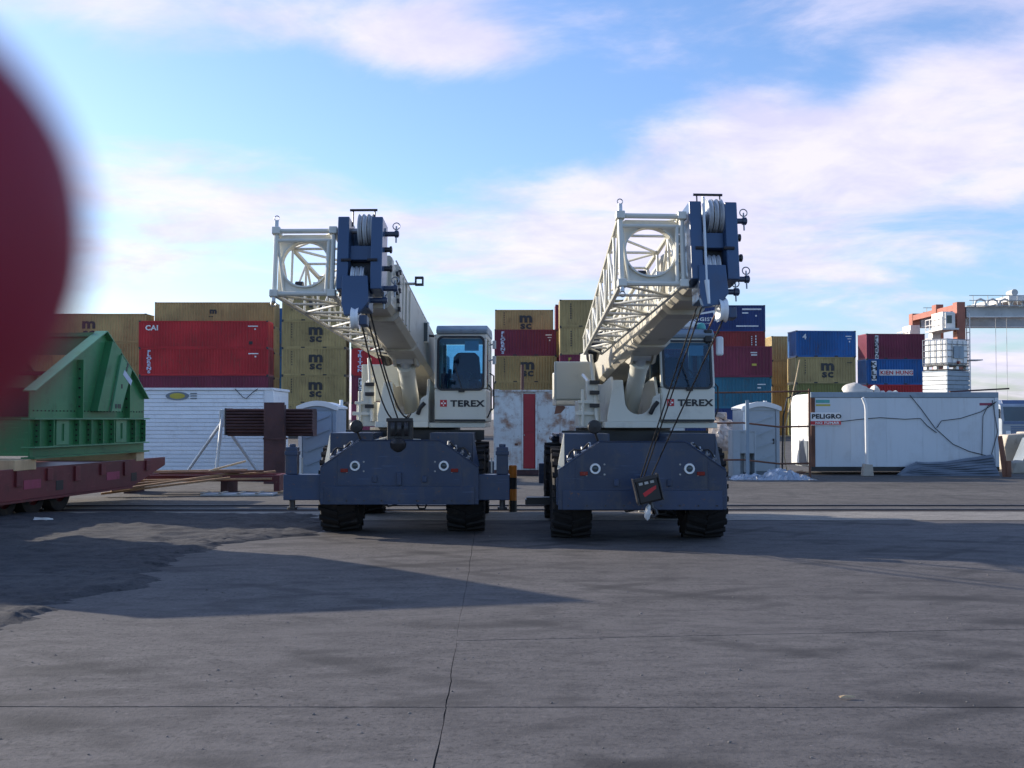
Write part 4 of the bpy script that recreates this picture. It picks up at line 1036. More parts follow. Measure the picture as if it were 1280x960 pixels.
        MB(Hm).cyl((0, 0, -0.20), (0, 0, -0.29), 0.03, 10).sweep([(0, 0, -0.28), (0.05, 0, -0.33), (0.05, 0, -0.40), (0, 0, -0.43), (-0.06, 0, -0.40)], [0.02, 0.025, 0.028, 0.024, 0.012], 8).build('hook', 'dark_steel', hb, smooth=True)
        rg = MB(Hm @ Matrix.Rotation(R(15), 4, 'Y'))
        for a in range(3):
            pts = [(0.01*a + 0.02*math.sin(k*1.7 + a), -0.04 + 0.02*a, -0.27 - 0.05*k + 0.02*a) for k in range(5)]
            rg.sweep(pts, [0.028, 0.035, 0.04, 0.03, 0.012], 7)
        rg.build('rag', 'rag', hb)
        for h, xo in ((hp[0], -0.06), (hp[1], -0.01), (Bm @ Vector((0.06, 8.2, -0.80)), 0.12)):
            e = Hm @ Vector((xo, 0.0, 0.22)); MB().sweep([lerp(h, e, k/6) for k in range(7)], 0.0095, 6).build('hoist_rope', K, t, smooth=True)
        MB(Bm).cyl((-0.115, 8.24, 0.62), (-0.115, 8.24, -0.35), 0.016, 8).cyl((-0.115, 8.24, -0.35), (-0.10, 8.24, -0.62), 0.035, 8, 0.02).build('anti_two_block_rod', 'galvanised', hd)
    return t
make_crane('cream and blue mobile crane with front outrigger beams drawn out, left of the two', -1.675, 16.45, R(-2.0), True, 'stowed', 'left')
make_crane('cream and blue mobile crane on the right, hook block hanging at its front', 1.826, 15.5, R(4.2), False, 'hanging', 'right')

# ================================================================== trailer with green steelwork on the left
tr = thing('flatbed_trailer', 'dark red flatbed trailer carrying the green steelwork on the left', 'trailer', (-7.84, 25.0, 0), R(-7.5))
side = [(0.0, 0.88), (0.0, 0.70), (-1.5, 0.32), (-13.4, 0.32), (-13.4, 0.86)]
for x in (-0.06, -2.5):
    sb = MB().prism(side, 'x', x, x + 0.06).build('side_beam', 'trailer_red', tr, bevel=0.008)
    for k in range(13):
        y = -0.9 - k * 0.98
        MB().box(x + (0.061 if x > -1 else -0.04), x + (0.10 if x > -1 else -0.001), y - 0.09, y + 0.09, 0.56 if k % 2 else 0.62, 0.84).build('stake_pocket', 'trailer_red', sb, bevel=0.006)
        if k % 3 == 1: MB().box(x + (0.061 if x > -1 else -0.01), x + (0.066 if x > -1 else -0.001), y + 0.25, y + 0.50, 0.42, 0.60).build('opening_shade', 'black_metal', sb)  # black plate stands for the shade inside an opening
        if k % 3 == 2: MB().box(x + (0.061 if x > -1 else -0.01), x + (0.065 if x > -1 else -0.001), y + 0.18, y + 0.72, 0.50, 0.66).build('faded_marking', 'pink_purple', sb)
    MB().box(x - 0.02, x + 0.085, -13.4, -1.6, 0.28, 0.319).build('bottom_flange', 'trailer_red', sb)
MB().box(-2.44, -0.06, -13.4, -0.02, 0.78, 0.835).build('deck', 'trailer_red', tr)
for k in range(9): MB().box(-2.44, -0.06, -0.9 - k*1.5, -0.8 - k*1.5, 0.50, 0.779).build('cross_member', 'rust_dark', tr)
for y in (-4.0, -4.9, -5.8):
    for x in (-0.36, -2.14):
        w = MB().lathe([(0.0, -0.06), (0.20, -0.05), (0.24, -0.10), (0.24, 0.10), (0.20, 0.05), (0.0, 0.06)], (x, y, 0.40), 'x', 20).build('wheel', 'trailer_red', tr, smooth=True)
        MB().lathe([(0.23, -0.12), (0.34, -0.135), (0.40, -0.11), (0.405, 0), (0.40, 0.11), (0.34, 0.135), (0.23, 0.12)], (x, y, 0.40), 'x', 28).build('tyre', 'rubber', w, smooth=True)
    MB().cyl((-2.1, y, 0.40), (-0.4, y, 0.40), 0.06, 10).build('axle', 'rust_dark', tr)
TRM = Matrix.Translation((-7.84, 25.0, 0)) @ Matrix.Rotation(R(-7.5), 4, 'Z')
def on_trailer(name, label, cat, x, y, z, group=None):
    o = thing(name, label, cat, TRM @ Vector((x, y, z)), R(-7.5), group); return o
# timber bearers
for i, (y, lab) in enumerate(((-5.6, 'pale timber bearer under the near end of the green steelwork'), (-1.25, 'pale timber bearer under the far end of the green steelwork'), (-13.0, 'pale timber bearer at the near end of the trailer, out of view'), (-9.0, 'pale timber bearer midway along the trailer, out of view'))):
    o = on_trailer('timber_bearer', lab, 'timber', 0, y, 0.838, 'timber bearers on the trailer')
    w2 = 0.34 if i == 0 else 0.18
    MB().box(-2.45, 0.02, -w2, w2, 0.0, 0.19).build('beam', 'wood_pale', o, bevel=0.01)
def green_load(y_apex, label, apex_up=0.0):
    o = on_trailer('steel_structure', label, 'steelwork', 0, y_apex, 1.03)
    G, GL = 'steel_green', 'steel_green_light'
    a0, a1 = -2.55, 1.85            # near and far ends along the trailer
    plate = [(a0, 0.72), (a0, 1.20), (0.0, 2.46 + apex_up), (1.25, 1.62), (a1, 1.14), (a1, 0.72)]
    for x in (-0.06, -2.28):
        s = 1 if x > -1 else -1
        xo = x + 0.03 if s > 0 else x
        p = MB().prism(plate, 'x', x, x + 0.03).build('gusset_plate', G, o, bevel=0.004)
        # flanges along the sloping edges, their sunlit look painted in lighter green
        for (ya, za), (yb, zb) in ((plate[1], plate[2]), (plate[2], plate[3]), (plate[3], plate[4])):
            d = Vector((yb - ya, zb - za)); n = Vector((-d.y, d.x)).normalized() * 0.022
            MB().prism([(ya, za), (yb, zb), (yb + n.x, zb + n.y), (ya + n.x, za + n.y)], 'x', x - 0.11, x + 0.14).build('edge_flange', GL, p)
        # stiffeners standing on the plate
        for y, zt in ((-0.95, 1.85), (0.95, 1.74)):
            MB().box(xo if s > 0 else xo - 0.13, xo + 0.13 if s > 0 else xo, y - 0.012, y + 0.012, 0.72, zt).build('stiffener', G, p)
            for k in range(5): MB().cyl((xo + s*0.06, y - 0.03, 0.95 + k*0.18), (xo + s*0.06, y + 0.03, 0.95 + k*0.18), 0.02, 6).build('bolt', 'black_metal', p)
        # slanting channel from the apex to the base
        dg = MB(); xa, xb = (xo, xo + 0.16) if s > 0 else (xo - 0.16, xo)
        dg.prism([(0.12, 2.28), (0.50, 2.12), (-0.02, 0.86), (-0.46, 0.86)], 'x', xa, xb)
        dgo = dg.build('slanting_channel', G, p, bevel=0.006)
        MB().prism([(0.42, 2.02), (0.86, 1.72), (0.40, 0.86), (0.02, 0.86)], 'x', xb + 0.001 if s > 0 else xa - 0.05, xb + 0.05 if s > 0 else xa - 0.001).build('channel_face', GL, p, bevel=0.004)
        if s > 0:
            for k, (yy, zz_) in enumerate(((0.18, 0.95), (0.28, 0.95), (0.36, 0.95), (0.42, 1.36), (0.62, 1.72), (0.66, 1.80))):
                MB().box(xb + 0.051, xb + 0.054, yy - 0.03, yy + 0.03, zz_ - 0.03, zz_ + 0.06).build('stencil_mark', 'black_print', p)
            MB().box(xb + 0.052, xb + 0.056, 0.46, 0.86, 1.50, 1.62, Matrix.Translation((0, 0.66, 1.56)) @ Matrix.Rotation(R(-32), 4, 'X') @ Matrix.Translation((0, -0.66, -1.56))).build('paper_label', 'pale_blue_print', p)
        # bolted seams
        sm = MB()
        for k in range(34):
            y = a0 + 0.1 + k * (a1 - a0 - 0.2) / 33
            sm.cyl((xo - 0.001*s, y, 0.86), (xo + 0.014*s, y, 0.86), 0.013, 6)
        so = sm.build('rivet_row', 'black_metal', p); so['kind'] = 'stuff'
        # base girder
        gd = MB().box(x, x + 0.03, a0, a1, 0.03, 0.70).build('base_web', G, o)
        for z0, z1 in ((0.700, 0.728), (0.19, 0.215), (0.0, 0.028)):
            MB().box(x - 0.12, x + 0.15, a0 - 0.03, a1 + 0.03, z0, z1).build('base_flange', GL if z0 > 0.1 else G, gd)
        for k in range(10):
            y = a0 + 0.15 + k * (a1 - a0 - 0.3) / 9
            q = (xo + 0.001, xo + 0.11) if s > 0 else (xo - 0.11, xo - 0.001)
            if k in (2, 7):
                MB().box(q[0], q[0] + 0.02 if s > 0 else q[1], y - 0.22, y - 0.05, 0.23, 0.69).box(q[0], q[0] + 0.02, y + 0.05, y + 0.22, 0.23, 0.69).box(q[0], q[0] + 0.02, y - 0.05, y + 0.05, 0.23, 0.30).box(q[0], q[0] + 0.02, y - 0.05, y + 0.05, 0.62, 0.69).build('slotted_plate', GL, gd)
            else:
                MB().box(q[0], q[1], y - 0.012, y + 0.012, 0.22, 0.69).build('web_stiffener', G, gd)
                for j in range(4): MB().cyl((q[0] + 0.05, y - 0.03, 0.30 + j*0.1), (q[0] + 0.05, y + 0.03, 0.30 + j*0.1), 0.018, 6).build('bolt', 'black_metal', gd)
    # members across the trailer
    MB().box(-2.16, -0.17, -0.16, 0.10, 2.36 + apex_up, 2.44 + apex_up).box(-2.16, -0.17, -0.05, -0.02, 2.0, 2.36).build('top_cross_beam', G, o)
    MB().box(-2.248, -0.062, a0 + 0.5, a0 + 0.53, 0.75, 1.25).box(-2.16, -0.17, a0 + 0.4, a0 + 0.66, 1.25, 1.28).build('cross_beam', 'rust_dark', o)
    MB().box(-2.248, -0.062, a1 - 0.3, a1 - 0.27, 0.75, 1.1).build('cross_beam', G, o)
    MB().box(-2.248, -0.062, a0, a0 + 0.03, 0.05, 0.69).build('end_diaphragm', G, o)
    MB().box(-2.16, -0.17, -1.2, -1.0, 1.55, 1.62).build('cross_beam', 'rust_dark', o)
    return o
green_load(-2.85, 'green bolted steel frame with triangular side plates standing on the red trailer')
green_load(-9.9, 'second green steel frame at the near end of the trailer, left of the view')

# ================================================================== white slatted container on the left
wc = thing('site_container', 'white container clad in horizontal slats with a yellow oval emblem', 'container', (-13.42, 34.0, 0))
MB().box(0.02, 6.04, 0.03, 2.42, 0.14, 2.60).build('body', 'white_siding', wc)
nb = 20
for k in range(nb):
    z = 0.17 + k * 0.122
    MB().prism([(-0.018, z), (0.028, z), (0.028, z + 0.114), (0.0, z + 0.114)], 'x', 0.10, 5.78).build('siding_board', 'white_siding', wc)
MB().box(-0.02, 0.098, -0.03, 0.03, 0.10, 2.66).build('corner_post', 'white_siding', wc)
MB().box(5.79, 6.08, -0.03, 0.03, 0.10, 2.66).build('corner_post', 'white_siding', wc, bevel=0.01)
MB().box(-0.02, 6.08, -0.05, 2.46, 2.612, 2.69).build('roof', 'white_siding', wc, bevel=0.01)
MB().box(0.2, 5.9, 0.1, 2.3, -0.04, 0.138).build('base_beam', 'black_metal', wc)
em = MB(); n = 24
em.add([(3.12 + 0.36*math.cos(2*math.pi*k/n), -0.026, 2.44 + 0.13*math.sin(2*math.pi*k/n)) for k in range(n)], [tuple(range(n))])
emo = em.build('oval_emblem', 'tarp_grey', wc)
MB().add([(3.12 + 0.24*math.cos(2*math.pi*k/n), -0.030, 2.44 + 0.09*math.sin(2*math.pi*k/n)) for k in range(n)], [tuple(range(n))]).build('emblem_centre', 'yellow_print', emo)
for k in range(3): MB().box(3.52, 3.72, -0.028, -0.024, 2.35 + k*0.075, 2.385 + k*0.075).build('emblem_bar', 'tarp_grey', emo)
MB().sweep([(4.9, -0.06, 2.66), (5.15, -0.07, 2.40), (5.25, -0.07, 2.36), (5.45, -0.06, 2.55), (5.6, -0.05, 2.66)], 0.012, 6).build('loose_cable', 'black_metal', wc, smooth=True)

# stand, rusty bundle and upright plate before it
D0 = 31.0
def PX(x, d): return (x - 640) / 1380 * d
def PZ(y, d): return CAM_H - (y - 523) / 1380 * d
tp = thing('pipe_stand', 'pale three-legged pipe stand in front of the white slatted container', 'stand', (PX(278, 32), 32, 0))
for nm_, q in (('leg', (-1.2, 0.2, 0.0)), ('leg', (1.15, 0.2, 0.0)), ('upright_pipe', (-0.12, -0.25, 0.0))):
    tube_between(nm_, (0.0 if nm_ == 'leg' else 0.02, 0, PZ(527, 32) if nm_ == 'leg' else PZ(512, 32)), q, 0.05, 'galvanised', tp)
MB().box(-0.07, 0.09, -0.06, 0.06, PZ(533, 32), PZ(512, 32)).build('clamp', 'galvanised', tp, bevel=0.01)
bd = thing('steel_bundle', 'rusty brown bundle of ribbed steel lying across the upright plate', 'steel bundle', (PX(285, D0), D0, 0), R(-1.5))
zt, zb = PZ(511, D0), PZ(545, D0)
hh = (zt - zb) / 2; zc = (zt + zb) / 2
MB().prism([(-0.34, zc - hh*0.4), (-0.18, zc - hh), (0.30, zc - hh), (0.34, zc + hh*0.7), (0.25, zc + hh), (-0.25, zc + hh)], 'x', 0.06, 2.45).build('core', 'rust_dark', bd)
for k in range(9):
    z = zb + 0.05 + k * (zt - zb - 0.09) / 8
    y = -0.345 if z > zc - hh*0.35 else -0.345 + (zc - hh*0.35 - z) * 0.45
    MB().cyl((0.05, y, z), (2.46, y, z), 0.034, 8).build('bar', 'rust_dark', bd)
MB().box(0.0, 0.055, -0.36, 0.34, zb + 0.03, zt + 0.02).build('end_plate', 'dark_steel', bd, bevel=0.02)
up = thing('steel_upright', 'dark rusty upright steel plate holding up the brown bundle', 'steel post', (PX(347, 30.6), 30.2, 0))
MB().box(-0.28, 0.28, -0.03, 0.01, -0.04, PZ(503, 30.2)).build('face_plate', 'rust_dark', up, bevel=0.006)
for s in (-1, 1): MB().box(s*0.24 - 0.02, s*0.24 + 0.02, 0.011, 0.30, -0.04, PZ(506, 30.2)).build('web', 'rust_dark', up)
MB().box(-0.30, 0.30, -0.05, 0.33, PZ(547, 30.2) - 0.05, PZ(547, 30.2)).build('shelf', 'rust_dark', up)
# rusty beam frame and planks lying in front
bf = thing('steel_skid', 'low rusty red steel skid lying under the planks', 'steel skid', (PX(285, 27), 26.3, 0))
MB().box(-2.6, 1.28, 0.0, 0.14, 0.25, 0.40).box(-2.6, 1.28, 0.9, 1.04, 0.25, 0.40).build('beam', 'trailer_red', bf)
MB().box(1.285, 1.42, -0.02, 1.06, 0.02, 0.40).build('end_beam', 'trailer_red', bf)
for x in (-2.2, 0.1): MB().box(x - 0.08, x + 0.08, 0.0, 1.0, -0.035, 0.249).build('foot', 'rust_dark', bf)
for k, (xa, ya, za, xb, yb, zb_, w, mt_) in enumerate((
        (PX(140, 25.0), 25.0, 0.10, PX(300, 26.6), 26.6, 0.44, 0.14, 'wood'), (PX(155, 25.4), 25.4, 0.20, PX(345, 26.9), 26.9, 0.44, 0.12, 'wood'),
        (PX(130, 25.2), 25.1, 0.02, PX(290, 26.0), 25.9, 0.34, 0.16, 'wood'), (PX(170, 25.8), 25.8, 0.28, PX(340, 26.2), 26.25, 0.30, 0.14, 'wood'),
        (PX(200, 26.2), 26.2, 0.43, PX(330, 26.5), 26.5, 0.47, 0.15, 'rust'), (PX(180, 26.6), 26.7, 0.44, PX(310, 27.2), 27.2, 0.46, 0.15, 'wood'),
        (PX(262, 26.4), 26.4, 0.47, PX(307, 26.5), 26.6, 0.70, 0.10, 'wood_pale'))):
    a, b = Vector((xa, ya, za)), Vector((xb, yb, zb_)); d = b - a
    q = d.to_track_quat('X', 'Z').to_matrix().to_4x4()
    ob = MB(q).box(0, d.length, -w/2, w/2, 0, 0.045).build('plank', mt_, None, bevel=0.004)
    ob.location = a
    lab = ['weathered plank with its left tip lifted, in the pile on the rusty skid', 'longest weathered plank, reaching the right end of the rusty skid',
           'lowest weathered plank, its left end on the ground beside the trailer', 'weathered plank slanting along the front of the rusty skid',
           'rust-stained plank lying level on top of the rusty skid', 'weathered plank at the back of the pile on the rusty skid'] + ['short pale plank tilted up on top of the plank pile']
    tag(ob, lab[k], 'plank', 'planks piled before the white slatted container')
MB_pal = thing('pallet_sheet', 'pale grey sheet lying flat on the ground beneath the rusty skid', 'sheet', (PX(300, 26), 25.7, -0.03))
MB().box(-0.75, 0.9, -0.3, 0.3, 0.0, 0.05).build('sheet', 'galvanised', MB_pal, bevel=0.01)
for k in range(4): MB().box(-0.75 + 0.42*k, -0.68 + 0.42*k, -0.32, 0.32, 0.051, 0.075).build('batten', 'concrete_block', MB_pal)
MB_pal.location.z = -0.03

# ================================================================== portable toilets
def toilet(label, X, Y, rz, wall, door):
    t = thing('portable_toilet', label, 'toilet', (X, Y, -0.03), rz, 'portable toilets')
    w, d, h = 1.14, 1.18, 2.06
    MB().box(0, w, 0.03, d, 0.12, h).build('cabin', wall, t, bevel=0.03)
    MB().box(-0.02, w + 0.02, -0.02, d + 0.02, 0.0, 0.12).build('skid_base', 'tarp_grey', t, bevel=0.01)
    dr = MB().box(0.13, w - 0.13, 0.0, 0.028, 0.15, h - 0.10).build('door', door, t, bevel=0.02)
    for k in range(4):
        z = 0.42 + k * 0.40
        MB().prism([(0.20, z), (0.26, z - 0.03), (w - 0.20, z + 0.22), (w - 0.20, z + 0.27)], 'y', -0.035, 0.0).build('slanted_rib', door, dr)
    MB().box(w - 0.22, w - 0.17, -0.035, 0.0, 1.0, 1.16).build('handle', 'black_metal', dr, bevel=0.008)
    for s, x in ((0, 0.0), (1, w - 0.11)): MB().box(x, x + 0.11, -0.015, 0.029, 0.12, h).build('door_post', 'toilet_white' if s == 0 else wall, t, bevel=0.012)  # left post white: its sunlit side put into the colour
    arc = [(-0.05, h - 0.04), (-0.05, h + 0.08)] + [(-0.05 + (w + 0.10) * k / 12, h + 0.08 + 0.16 * math.sin(math.pi * k / 12)) for k in range(1, 12)] + [(w + 0.05, h + 0.08), (w + 0.05, h - 0.04)]
    arc += [(w + 0.05 - 0.05 - w * k / 10, h - 0.04 + 0.13 * math.sin(math.pi * k / 10)) for k in range(0, 11)]
    rf = MB().prism(arc, 'y', -0.06, 0.06).build('roof_rim', 'toilet_white', t)
    top = [(-0.03, h)] + [(-0.03 + (w + 0.06) * k / 12, h + 0.06 + 0.15 * math.sin(math.pi * k / 12)) for k in range(13)] + [(w + 0.03, h)]
    MB().prism(top, 'y', 0.061, d + 0.03).build('roof', 'toilet_white', t)
    MB().prism([(0.0, h - 0.03)] + [(w * k / 10, h - 0.03 + 0.12 * math.sin(math.pi * k / 10) + 0.01) for k in range(11)] + [(w, h - 0.03)], 'y', 0.005, 0.027).build('transom', door, t)
    MB().cyl((w - 0.12, d - 0.15, h), (w - 0.12, d - 0.15, h + 0.28), 0.055, 12).build('vent_pipe', 'toilet_white', t)
    return t
toilet('blue-grey portable toilet with white arched roof behind the left crane', PX(373, 32.5), 32.5, R(-6), 'toilet_blue', 'toilet_blue')
toilet('grey portable toilet with white arched roof beside the right crane', PX(929, 34.0), 34.0, R(5), 'toilet_grey', 'toilet_grey')

# ================================================================== white rusty container with the red door
rc = thing('office_container', 'white rust-streaked container with a red door between the two cranes', 'container', (PX(617, 34.6), 34.6, -0.02))
for k, (x0, x1) in enumerate(((0.0, 0.88), (1.36, 2.55), (2.56, 3.75), (3.76, 4.95), (4.96, 6.0))):
    MB().box(x0 + 0.004, x1 - 0.004, 0.0, 0.05, 0.16, 2.60).build('wall_panel', 'rust_white', rc)
    if k != 0: MB().box(x0 - 0.015, x0 + 0.012, -0.012, -0.001, 0.16, 2.60).build('seam_strip', 'rust_white', rc)
MB().box(0.0, 6.0, 0.055, 2.40, 0.16, 2.60).build('body', 'rust_white', rc)
MB().box(-0.03, 6.03, -0.03, 2.44, 2.602, 2.66).build('roof', 'rust_white', rc, bevel=0.01)
MB().box(0.0, 6.0, 0.0, 2.4, 0.0, 0.158).build('base_rail', 'rust_dark', rc)
MB().box(-0.05, 0.18, -0.05, 0.10, 2.46, 2.68).build('corner_casting', 'rust_white', rc, bevel=0.01)
dr = MB().box(0.90, 1.31, 0.02, 0.05, 0.20, 2.54).build('door', 'door_red', rc, bevel=0.01)
MB().box(0.935, 1.275, 0.012, 0.019, 0.25, 1.30).build('door_panel', 'door_red', dr, bevel=0.006)
MB().box(0.935, 1.275, 0.012, 0.019, 1.36, 2.38).build('door_panel', 'door_red', dr, bevel=0.006)
MB().cyl((0.96, -0.03, 1.25), (0.96, 0.012, 1.25), 0.02, 8).build('handle', 'grey_steel', dr)
for x in (0.882, 1.312): MB().box(x, x + 0.045, -0.015, 0.06, 0.16, 2.60).build('door_jamb', 'rust_white', rc)
MB().box(0.66, 0.76, -0.008, -0.001, 0.92, 0.99).build('vent_hole', 'rust', rc)
for k, (x, z, w, h) in enumerate(((1.9, 1.9, 0.35, 0.4), (2.3, 0.9, 0.2, 0.5), (2.9, 2.1, 0.5, 0.2), (1.6, 0.5, 0.14, 0.5))):
    MB().prism([(x, z), (x + w*0.6, z + 0.04), (x + w, z + h*0.5), (x + w*0.7, z + h), (x + w*0.2, z + h*0.8)], 'y', -0.003, -0.0005).build('rust_patch', 'rust', rc)
pp = thing('steel_pole', 'thin rusty pole standing above the white container with red door', 'pole', (PX(652, 37.6), 37.6, 0))
tube_between('pole', (0, 0, -0.04), (0.03, 0, PZ(456, 37.6)), 0.055, 'rust_dark', pp)
MB().box(-0.10, 0.13, -0.10, 0.10, -0.04, 0.02).build('base_plate', 'rust_dark', pp)

# ================================================================== right: reefer container with warning sign
rx0, rY, rL = 9.47, 35.0, 5.95
rf = thing('reefer_container', 'white smooth-sided container with a PELIGRO warning sign', 'container', (rx0, rY, -0.02))
npan = 5
for k in range(npan):
    MB().box(0.13 + k*(rL - 0.26)/npan + 0.005, 0.13 + (k + 1)*(rL - 0.26)/npan - 0.005, 0.0, 0.04, 0.24, 2.42).build('side_panel', 'reefer_white', rf, bevel=0.004)
    if k: MB().box(0.13 + k*(rL - 0.26)/npan - 0.012, 0.13 + k*(rL - 0.26)/npan + 0.012, -0.006, 0.0, 0.24, 2.42).build('seam_strip', 'reefer_white', rf)
MB().box(0.12, rL - 0.12, 0.045, 2.40, 0.20, 2.44).build('body', 'reefer_white', rf)
MB().box(0.0, rL, -0.02, 0.08, 2.43, 2.60).build('top_rail', 'reefer_trim', rf, bevel=0.01)
MB().box(0.0, rL, -0.02, 0.08, 0.10, 0.235).build('bottom_rail', 'black_metal', rf)
for x in (0.0, rL - 0.125): MB().box(x, x + 0.125, -0.012, 0.10, 0.236, 2.43).build('corner_post', 'rust' if x < 1 else 'reefer_white', rf, bevel=0.006)
MB().box(0.03, rL - 0.03, 0.09, 2.42, 2.45, 2.55).build('roof', 'reefer_trim', rf)
# machinery end, facing left into the sun
en = MB().box(-0.012, 0.11, 0.11, 2.44, 0.25, 2.55).build('end_wall', 'plastic_white', rf, bevel=0.02)
MB().box(-0.05, -0.013, 0.30, 1.25, 0.30, 1.05).build('grille', 'tarp_grey', en, bevel=0.01)
MB().box(-0.03, -0.013, 1.40, 2.25, 0.30, 2.30).build('access_panel', 'plastic_white', en, bevel=0.01)
MB().box(-0.03, -0.013, 0.30, 1.25, 1.20, 2.30).build('access_panel', 'plastic_white', en, bevel=0.01)
sg = MB().box(-0.06, 0.92, -0.045, -0.030, 1.55, 1.96).build('warning_sign', 'plastic_white', rf)
text('PELIGRO', 0.135, 'black_print', sg, 0.02, -0.048, 1.77, bold=0.07, sx=1.17)
MB().box(-0.05, 0.94, -0.049, -0.046, 1.57, 1.685).build('red_band', 'red_print', sg)
text('NO FUMAR', 0.07, 'white_print', sg, 0.13, -0.052, 1.595, bold=0.05, sx=1.4)
MB().box(0.16, 0.60, -0.004, -0.001, 2.26, 2.36).build('teal_marking', 'teal_print', rf)
MB().box(0.16, 0.62, -0.004, -0.001, 2.16, 2.22).build('yellow_marking', 'yellow_print', rf)
MB().box(5.35, 5.75, -0.004, -0.001, 2.18, 2.26).build('red_marking', 'pink_purple', rf)
def rfp(x, y): return (PX(x, 35.0) - rx0, -0.03, PZ(y, 35.0) + 0.02)
for pts in ([(1137, 494), (1150, 510), (1168, 535), (1190, 555), (1210, 564), (1234, 570)], [(1050, 527), (1075, 524), (1100, 522), (1130, 524), (1150, 523), (1158, 532), (1170, 541)],
            [(1170, 535), (1176, 526), (1200, 523), (1225, 515), (1240, 506), (1245, 502)], [(1245, 502), (1234, 508), (1228, 520), (1227, 545), (1226, 569)], [(1240, 500), (1246, 540), (1238, 568)]):
    MB().sweep([rfp(*p) for p in pts], 0.011, 6).build('cable', 'black_metal', rf, smooth=True)
# standing pipe with concrete foot
pl = thing('pipe_post', 'white bent pipe post in a concrete foot before the warning-sign container', 'post', (PX(1083, 34.2), 34.2, -0.03))
MB().sweep([(0, 0, 0.35), (-0.01, 0, 1.6), (-0.01, 0, 2.05), (-0.03, 0, 2.2), (-0.09, 0, 2.36), (-0.12, 0, 2.42)], 0.05, 10).build('pipe', 'plastic_white', pl, smooth=True)
MB().prism([(-0.17, 0.0), (0.17, 0.0), (0.14, 0.36), (-0.11, 0.38)], 'y', -0.13, 0.13).build('concrete_foot', 'concrete_block', pl, bevel=0.02)
# heap of dark corrugated sheeting at the container's foot
sh = thing('sheeting', 'dark grey ribbed sheeting slumped against the warning-sign container', 'sheeting', (0, 0, 0))
top = [(1122, 594), (1136, 583), (1148, 577), (1162, 578), (1185, 577), (1205, 574), (1225, 571), (1243, 568)]
for k in range(7):
    f0, f1 = k / 7, (k + 1) / 7
    m = MB(); ptsA, ptsB = [], []
    for (x, y) in top:
        X_ = PX(x, 34.6); zt = PZ(y, 34.6) + 0.03
        wav = 0.03 * math.sin(X_ * 4 + k * 1.3)
        ptsA.append((X_, 34.35 + 0.45*f0 + wav - 0.05, -0.03 + zt*f0*1.0)); ptsB.append((X_, 34.35 + 0.45*f1 + wav, -0.03 + zt*f1))
    n = len(ptsA)
    back = [(x, y + 0.02, z) for x, y, z in ptsA + ptsB]
    m.add(ptsA + ptsB + back, [(i, i+1, n+i+1, n+i) for i in range(n-1)] + [(2*n+i, 3*n+i, 3*n+i+1, 2*n+i+1) for i in range(n-1)] + [(i, 2*n+i, 2*n+i+1, i+1) for i in range(n-1)] + [(n+i, n+i+1, 3*n+i+1, 3*n+i) for i in range(n-1)])
    m.build('sheet', 'tarp_grey', sh)
# brown post at the container's right end
po = thing('timber_post', 'brown post leaning beside the right end of the warning-sign container', 'post', (PX(1256, 33.8), 33.8, -0.04))
MB().cyl((0, 0, 0), (-0.12, 0.1, 1.25), 0.10, 8, 0.07).build('post', 'rust', po)
MB().box(-0.02, 0.10, -0.16, -0.10, 0.0, 0.5).build('stump', 'rust', po)

# things on the container roof
def lump(m, c, s, seed, n=14, mrows=9, rough=0.12):
    vs, fs = [], []
    for j in range(mrows + 1):
        ph = math.pi * j / mrows
        for i in range(n):
            th = 2 * math.pi * i / n
            d = Vector((math.sin(ph)*math.cos(th), math.sin(ph)*math.sin(th), math.cos(ph)))
            r = 1 + rough * noise.noise(d * 1.7 + Vector((seed, 0, 0))) * 2 + rough * noise.noise(d * 4 + Vector((seed, 3, 0)))
            vs.append((c[0] + d.x*s[0]*r, c[1] + d.y*s[1]*r, c[2] + max(-0.55, d.z)*s[2]*r))
    for j in range(mrows):
        for i in range(n): fs.append((j*n+i, j*n+(i+1) % n, (j+1)*n+(i+1) % n, (j+1)*n+i))
    m.add(vs, fs)
ROOF = 2.53
for k, (x, w, h, lab) in enumerate(((1069, 0.42, 0.24, 'large white sack lying on the roof of the warning-sign container'), (1083, 0.26, 0.14, 'middle white sack beside the large one on the container roof'), (1096, 0.13, 0.19, 'small upright white sack on the container roof'))):
    m = MB(); lump(m, (0, 0, h*0.55), (w, 0.3, h), k * 3.1 + 1)
    o = m.build('sack', 'sack', None, smooth=True); o.location = (PX(x, 36), 36 + 0.1*k, ROOF); tag(o, lab, 'sack', 'sacks on the container roof')
for k, x in enumerate((1103, 1112, 1119)):
    m = MB(); lump(m, (0, 0, 0.045), (0.10, 0.10, 0.08), k + 20)
    o = m.build('rag_heap', 'sack', None, smooth=True); o.location = (PX(x, 36), 36, ROOF)
    tag(o, ['first crumpled rag right of the small sack on the container roof', 'second crumpled rag right of the small sack on the container roof', 'third crumpled rag right of the small sack on the container roof'][k], 'rag', 'rags on the container roof')
wb = MB().box(-0.95, 0.95, -0.06, 0.06, 0, 0.05, Matrix.Rotation(R(-3), 4, 'Y')).build('plank', 'rust_dark', None)
wb.location = (PX(1224, 35.4), 35.4, ROOF + 0.10); tag(wb, 'dark plank overhanging the right end of the warning-sign container roof', 'plank')
